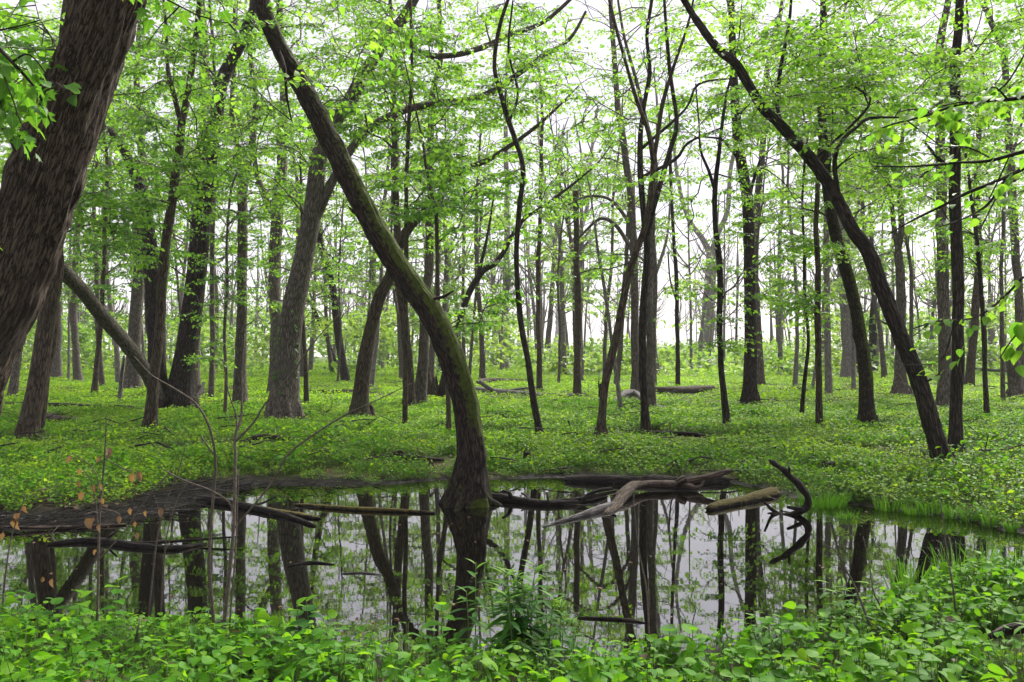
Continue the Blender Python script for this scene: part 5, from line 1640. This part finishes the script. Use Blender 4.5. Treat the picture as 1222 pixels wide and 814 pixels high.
tall_plant('goldenrod', 'tall clump of narrow leaved dark green stems at the pond edge in the centre', 'tall plant', pts_in(546, 655, 786, 802, 18), LANCE, 0.50, 0.125, 18, top=0.86)
tall_plant('goldenrod', 'smaller clump of narrow leaved stems right of the tall central clump', 'tall plant', pts_in(655, 700, 792, 806, 4), LANCE, 0.34, 0.10, 13, top=0.86)
tall_plant('goldenrod', 'clump of pale tipped narrow leaved stems at the right end of the near herbs', 'tall plant', pts_in(990, 1050, 752, 764, 5), LANCE, 0.34, 0.10, 12, top=0.8)
tall_plant('goldenrod', 'loose clump of narrow leaved stems at the water edge right of centre', 'tall plant', pts_in(860, 930, 784, 794, 5), LANCE, 0.26, 0.09, 11, top=0.8)
tall_plant('broadleaf_herb', 'dark broad leaved herb standing above the bank left of centre', 'plant', [(356, 783), (370, 780)], DARKH + HERB[2:], 0.34, 0.085, 9, top=0.85)
tall_plant('broadleaf_herb', 'herb with one upright yellow green leaf left of the tall central clump', 'plant', [(527, 790)], HERB, 0.34, 0.10, 8, top=0.85)
tall_plant('broadleaf_herb', 'lone leafy herb with two raised leaves under the forked sapling pair', 'plant', [(136, 765)], HERB, 0.40, 0.09, 9, top=0.8)
tall_plant('broadleaf_herb', 'dark leafy herbs at the left end of the near bank', 'plant', [(30, 760), (60, 762), (95, 758)], DARKH + HERB[2:], 0.28, 0.10, 8)
tall_plant('broadleaf_herb', 'dark pointed leaf herb beside the water right of the tall stem', 'plant', [(800, 800), (826, 796)], DARKH + HERB[1:], 0.24, 0.11, 8)
tall_plant('broadleaf_herb', 'bright yellow green herb beneath the thin slanting stems on the right', 'plant', [(1060, 760), (1080, 765)], HERB[1:], 0.26, 0.10, 9)


def tuft(label, px, py, wpx, hpx, n, group=None, name='grass_tuft', water=False):
    b = on_z(px, py, 0.0) if water else ground_hit(px, py)
    s = b[1] / F
    V, T, ti = [], [], []
    for i in range(n):
        a = rng.random() * 6.283
        r0 = wpx * s * 0.5 * math.sqrt(rng.random())
        q = np.array([r0 * math.cos(a), r0 * math.sin(a) * 0.7, -0.02])
        H = hpx * s * rng.uniform(0.55, 1.1)
        o_ = np.array([math.cos(a), math.sin(a), 0]) * H * rng.uniform(0.05, 0.85) + rng.normal(0, 0.02, 3)
        w = rng.uniform(0.002, 0.0045)
        az = rng.random() * 3.14
        sx = np.array([math.cos(az), math.sin(az), 0]) * w
        m1, m2 = q + o_ * 0.25 + [0, 0, H * 0.5], q + o_ * 0.6 + [0, 0, H * 0.85]
        e = q + o_ + [0, 0, H * rng.uniform(0.8, 1.0)]
        k = len(V)
        V += [q - sx, q + sx, m1 - sx, m1 + sx, m2 - sx * 0.6, m2 + sx * 0.6, e]
        T += [(k, k + 1, k + 3), (k, k + 3, k + 2), (k + 2, k + 3, k + 5), (k + 2, k + 5, k + 4), (k + 4, k + 5, k + 6)]
        ti += [min(1, max(0, rng.normal(0.5, 0.2)))] * 7
    o = obj(name, make_mesh(name, np.array(V), np.array(T), None, {'tint': ti}), M['grass'], loc=tuple(b))
    return tag(o, label, 'grass', group)


tuft('wide bright grass clump at the far shore right of the hooked snag', 982, 604, 56, 22, 260)
tuft('short grass clump in the shallows below the wide bright clump', 1012, 618, 26, 11, 60)
tuft('rounded grass clump at the far shore left of the long leaning trunk', 1062, 609, 34, 20, 120)
for i, (x, y, w, h) in enumerate([(1088, 614, 16, 14), (1108, 613, 26, 22), (1136, 617, 16, 20), (1157, 621, 20, 18), (1183, 627, 22, 24), (1206, 633, 12, 15)]):
    tuft('grass tuft in the row along the far shore at the right', x, y, w, h, 75, group='grass tufts along the far right shore')
tuft('tall reed clump in the water at the near right, leftmost of the reeds', 1082, 704, 40, 46, 70, name='reed_clump')
tuft('tall reed clump in the water beneath the thin straight grey stem', 1140, 692, 50, 46, 70, name='reed_clump')
tuft('tall dark reed clump with a black foot at the near right', 1176, 688, 26, 50, 60, name='reed_clump')
tuft('tall reed clump at the right edge of the water', 1212, 686, 50, 40, 70, name='reed_clump')
tuft('sparse reeds standing in the shallows below the row of far tufts', 1100, 690, 60, 24, 30, name='reed_clump')
# ivy on the foot of the big grey tree
b0 = ground_hit(339, 503)
S_, D_ = [], []
for i in range(420):
    a = rng.uniform(0, 6.283)
    z = 0.05 + 2.6 * rng.random() ** 1.5
    if math.sin(3 * a + z) < -0.1:
        continue
    r = 0.345 - 0.05 * min(1, z)
    S_.append((r * math.cos(a) + z * 0.012, r * math.sin(a), z)); D_.append((0.5 * math.cos(a) + rng.normal(0, 0.3), 0.5 * math.sin(a), -0.8))
S_, D_ = np.array(S_), np.array(D_)
V, T, ti = place_leaves(LEAF4, S_, D_, S_ * [1, 1, 0] + [0, 0, 0.1], rng.uniform(0.05, 0.09, len(S_)), rng.random(len(S_)) * 0.4)
for o in SC.objects:
    if o.get('label', '').startswith('big grey tree with ivy'):
        tag(obj('ivy', make_mesh('ivy', V, T, None, {'tint': ti}), M['leaf_maple'], o), kind='stuff')

# ------------------------------------------------------------------ the herbs themselves, kept off the logs
P1, e1 = cover_pts(-7.5, 7.5, 1.6, 8.2, 56, 0.06, 0.35)
k = P1[:, 1] < np.where(P1[:, 0] > 3.2, 9.5, 7.0)
P1, e1 = P1[k], e1[k]
tallness = 0.75 + 0.55 * fbm(P1[:, 0] * 1.1, P1[:, 1] * 1.1, 6.0)
scatter('ground_cover', 'bed of broad leaved green herbs along the near bank', P1, tallness * (0.45 + 0.55 * smooth(0, 0.3, e1)) * rng.uniform(0.75, 1.15, len(P1)), near_p)
k = rng.choice(len(P1), 420, replace=False)
E_ = P1[k] + np.stack([rng.normal(0, 0.07, 420), rng.normal(0, 0.07, 420), rng.uniform(0.12, 0.36, 420)], -1)
V, Q = thin_prisms(P1[k], E_, 0.0022, 0.001)
tag(obj('dry_stems', make_mesh('dry_stems', V, None, Q), M['twig']), 'thin dry stems of last year standing among the near herbs', kind='stuff')
n = 260
k = rng.choice(len(P1), n, replace=False)
V, T, ti = place_leaves(LEAF4, P1[k] + np.stack([np.zeros(n), np.zeros(n), rng.uniform(0.04, 0.2, n)], -1), rng.normal(0, 1, (n, 3)) * [1, 1, 0.4], np.array([0, 0, 1.0]) + rng.normal(0, 0.4, (n, 3)), rng.uniform(0.03, 0.075, n), rng.random(n))
tag(obj('leaf_litter', make_mesh('leaf_litter', V, T, None, {'tint': ti}), M['litter']), 'dead brown leaves caught among the near herbs', kind='stuff')
P2, e2 = cover_pts(-24, 24, 8.0, 26, 72, 0.05, 0.8)
scatter('ground_cover', 'bright green carpet of small herbs covering the far bank', P2, (0.6 + 0.45 * smooth(0, 0.5, e2)) * rng.uniform(0.5, 1.3, len(P2)) * (0.45 + 1.1 * fbm(P2[:, 0] * 1.3, P2[:, 1] * 1.3, 2., 2)), mid_p,
        np.where(fbm(P2[:, 0] * 0.7, P2[:, 1] * 0.9, 31.0, 3) + rng.normal(0, 0.05, len(P2)) > 0.55, rng.integers(6, 9, len(P2)), rng.integers(0, 6, len(P2))))
P3, e3 = cover_pts(-48, 48, 26, 60, 12, 0.2, 0.97)
scatter('ground_cover', 'bright green carpet of herbs between the farther trunks', P3, rng.uniform(0.8, 1.5, len(P3)) * (0.5 + fbm(P3[:, 0] * .6, P3[:, 1] * .6, 2., 2)), far_p)
P4, e4 = cover_pts(-110, 110, 60, 150, 1.3, 0.2, 0.5)
scatter('ground_cover', 'distant green carpet of herbs at the edge of the clearing', P4, rng.uniform(1.6, 2.8, len(P4)), far_p)


# ------------------------------------------------------------------ thin evening haze
hm = bpy.data.materials.new('haze')
hm.use_nodes = True
hm.node_tree.nodes.clear()
ho = hm.node_tree.nodes.new('ShaderNodeOutputMaterial')
hv = hm.node_tree.nodes.new('ShaderNodeVolumePrincipled')
hv.inputs['Color'].default_value = (0.93, 0.95, 1.0, 1)
hv.inputs['Density'].default_value = 0.0004
hm.node_tree.links.new(hv.outputs[0], ho.inputs['Volume'])
HX, HY0, HY1, HZ0, HZ1 = 2700.0, -600.0, 3300.0, -2.6, 68.0
me = make_mesh('haze', [(x, y, z) for z in (HZ0, HZ1) for y in (HY0, HY1) for x in (-HX, HX)], None,
               [[0, 2, 3, 1], [4, 5, 7, 6], [0, 1, 5, 4], [2, 6, 7, 3], [0, 4, 6, 2], [1, 3, 7, 5]], flat=True)
tag(obj('haze', me, hm), kind='stuff')
print('tris in crowns', TREE_STATS[0], 'objects', len(SC.objects))
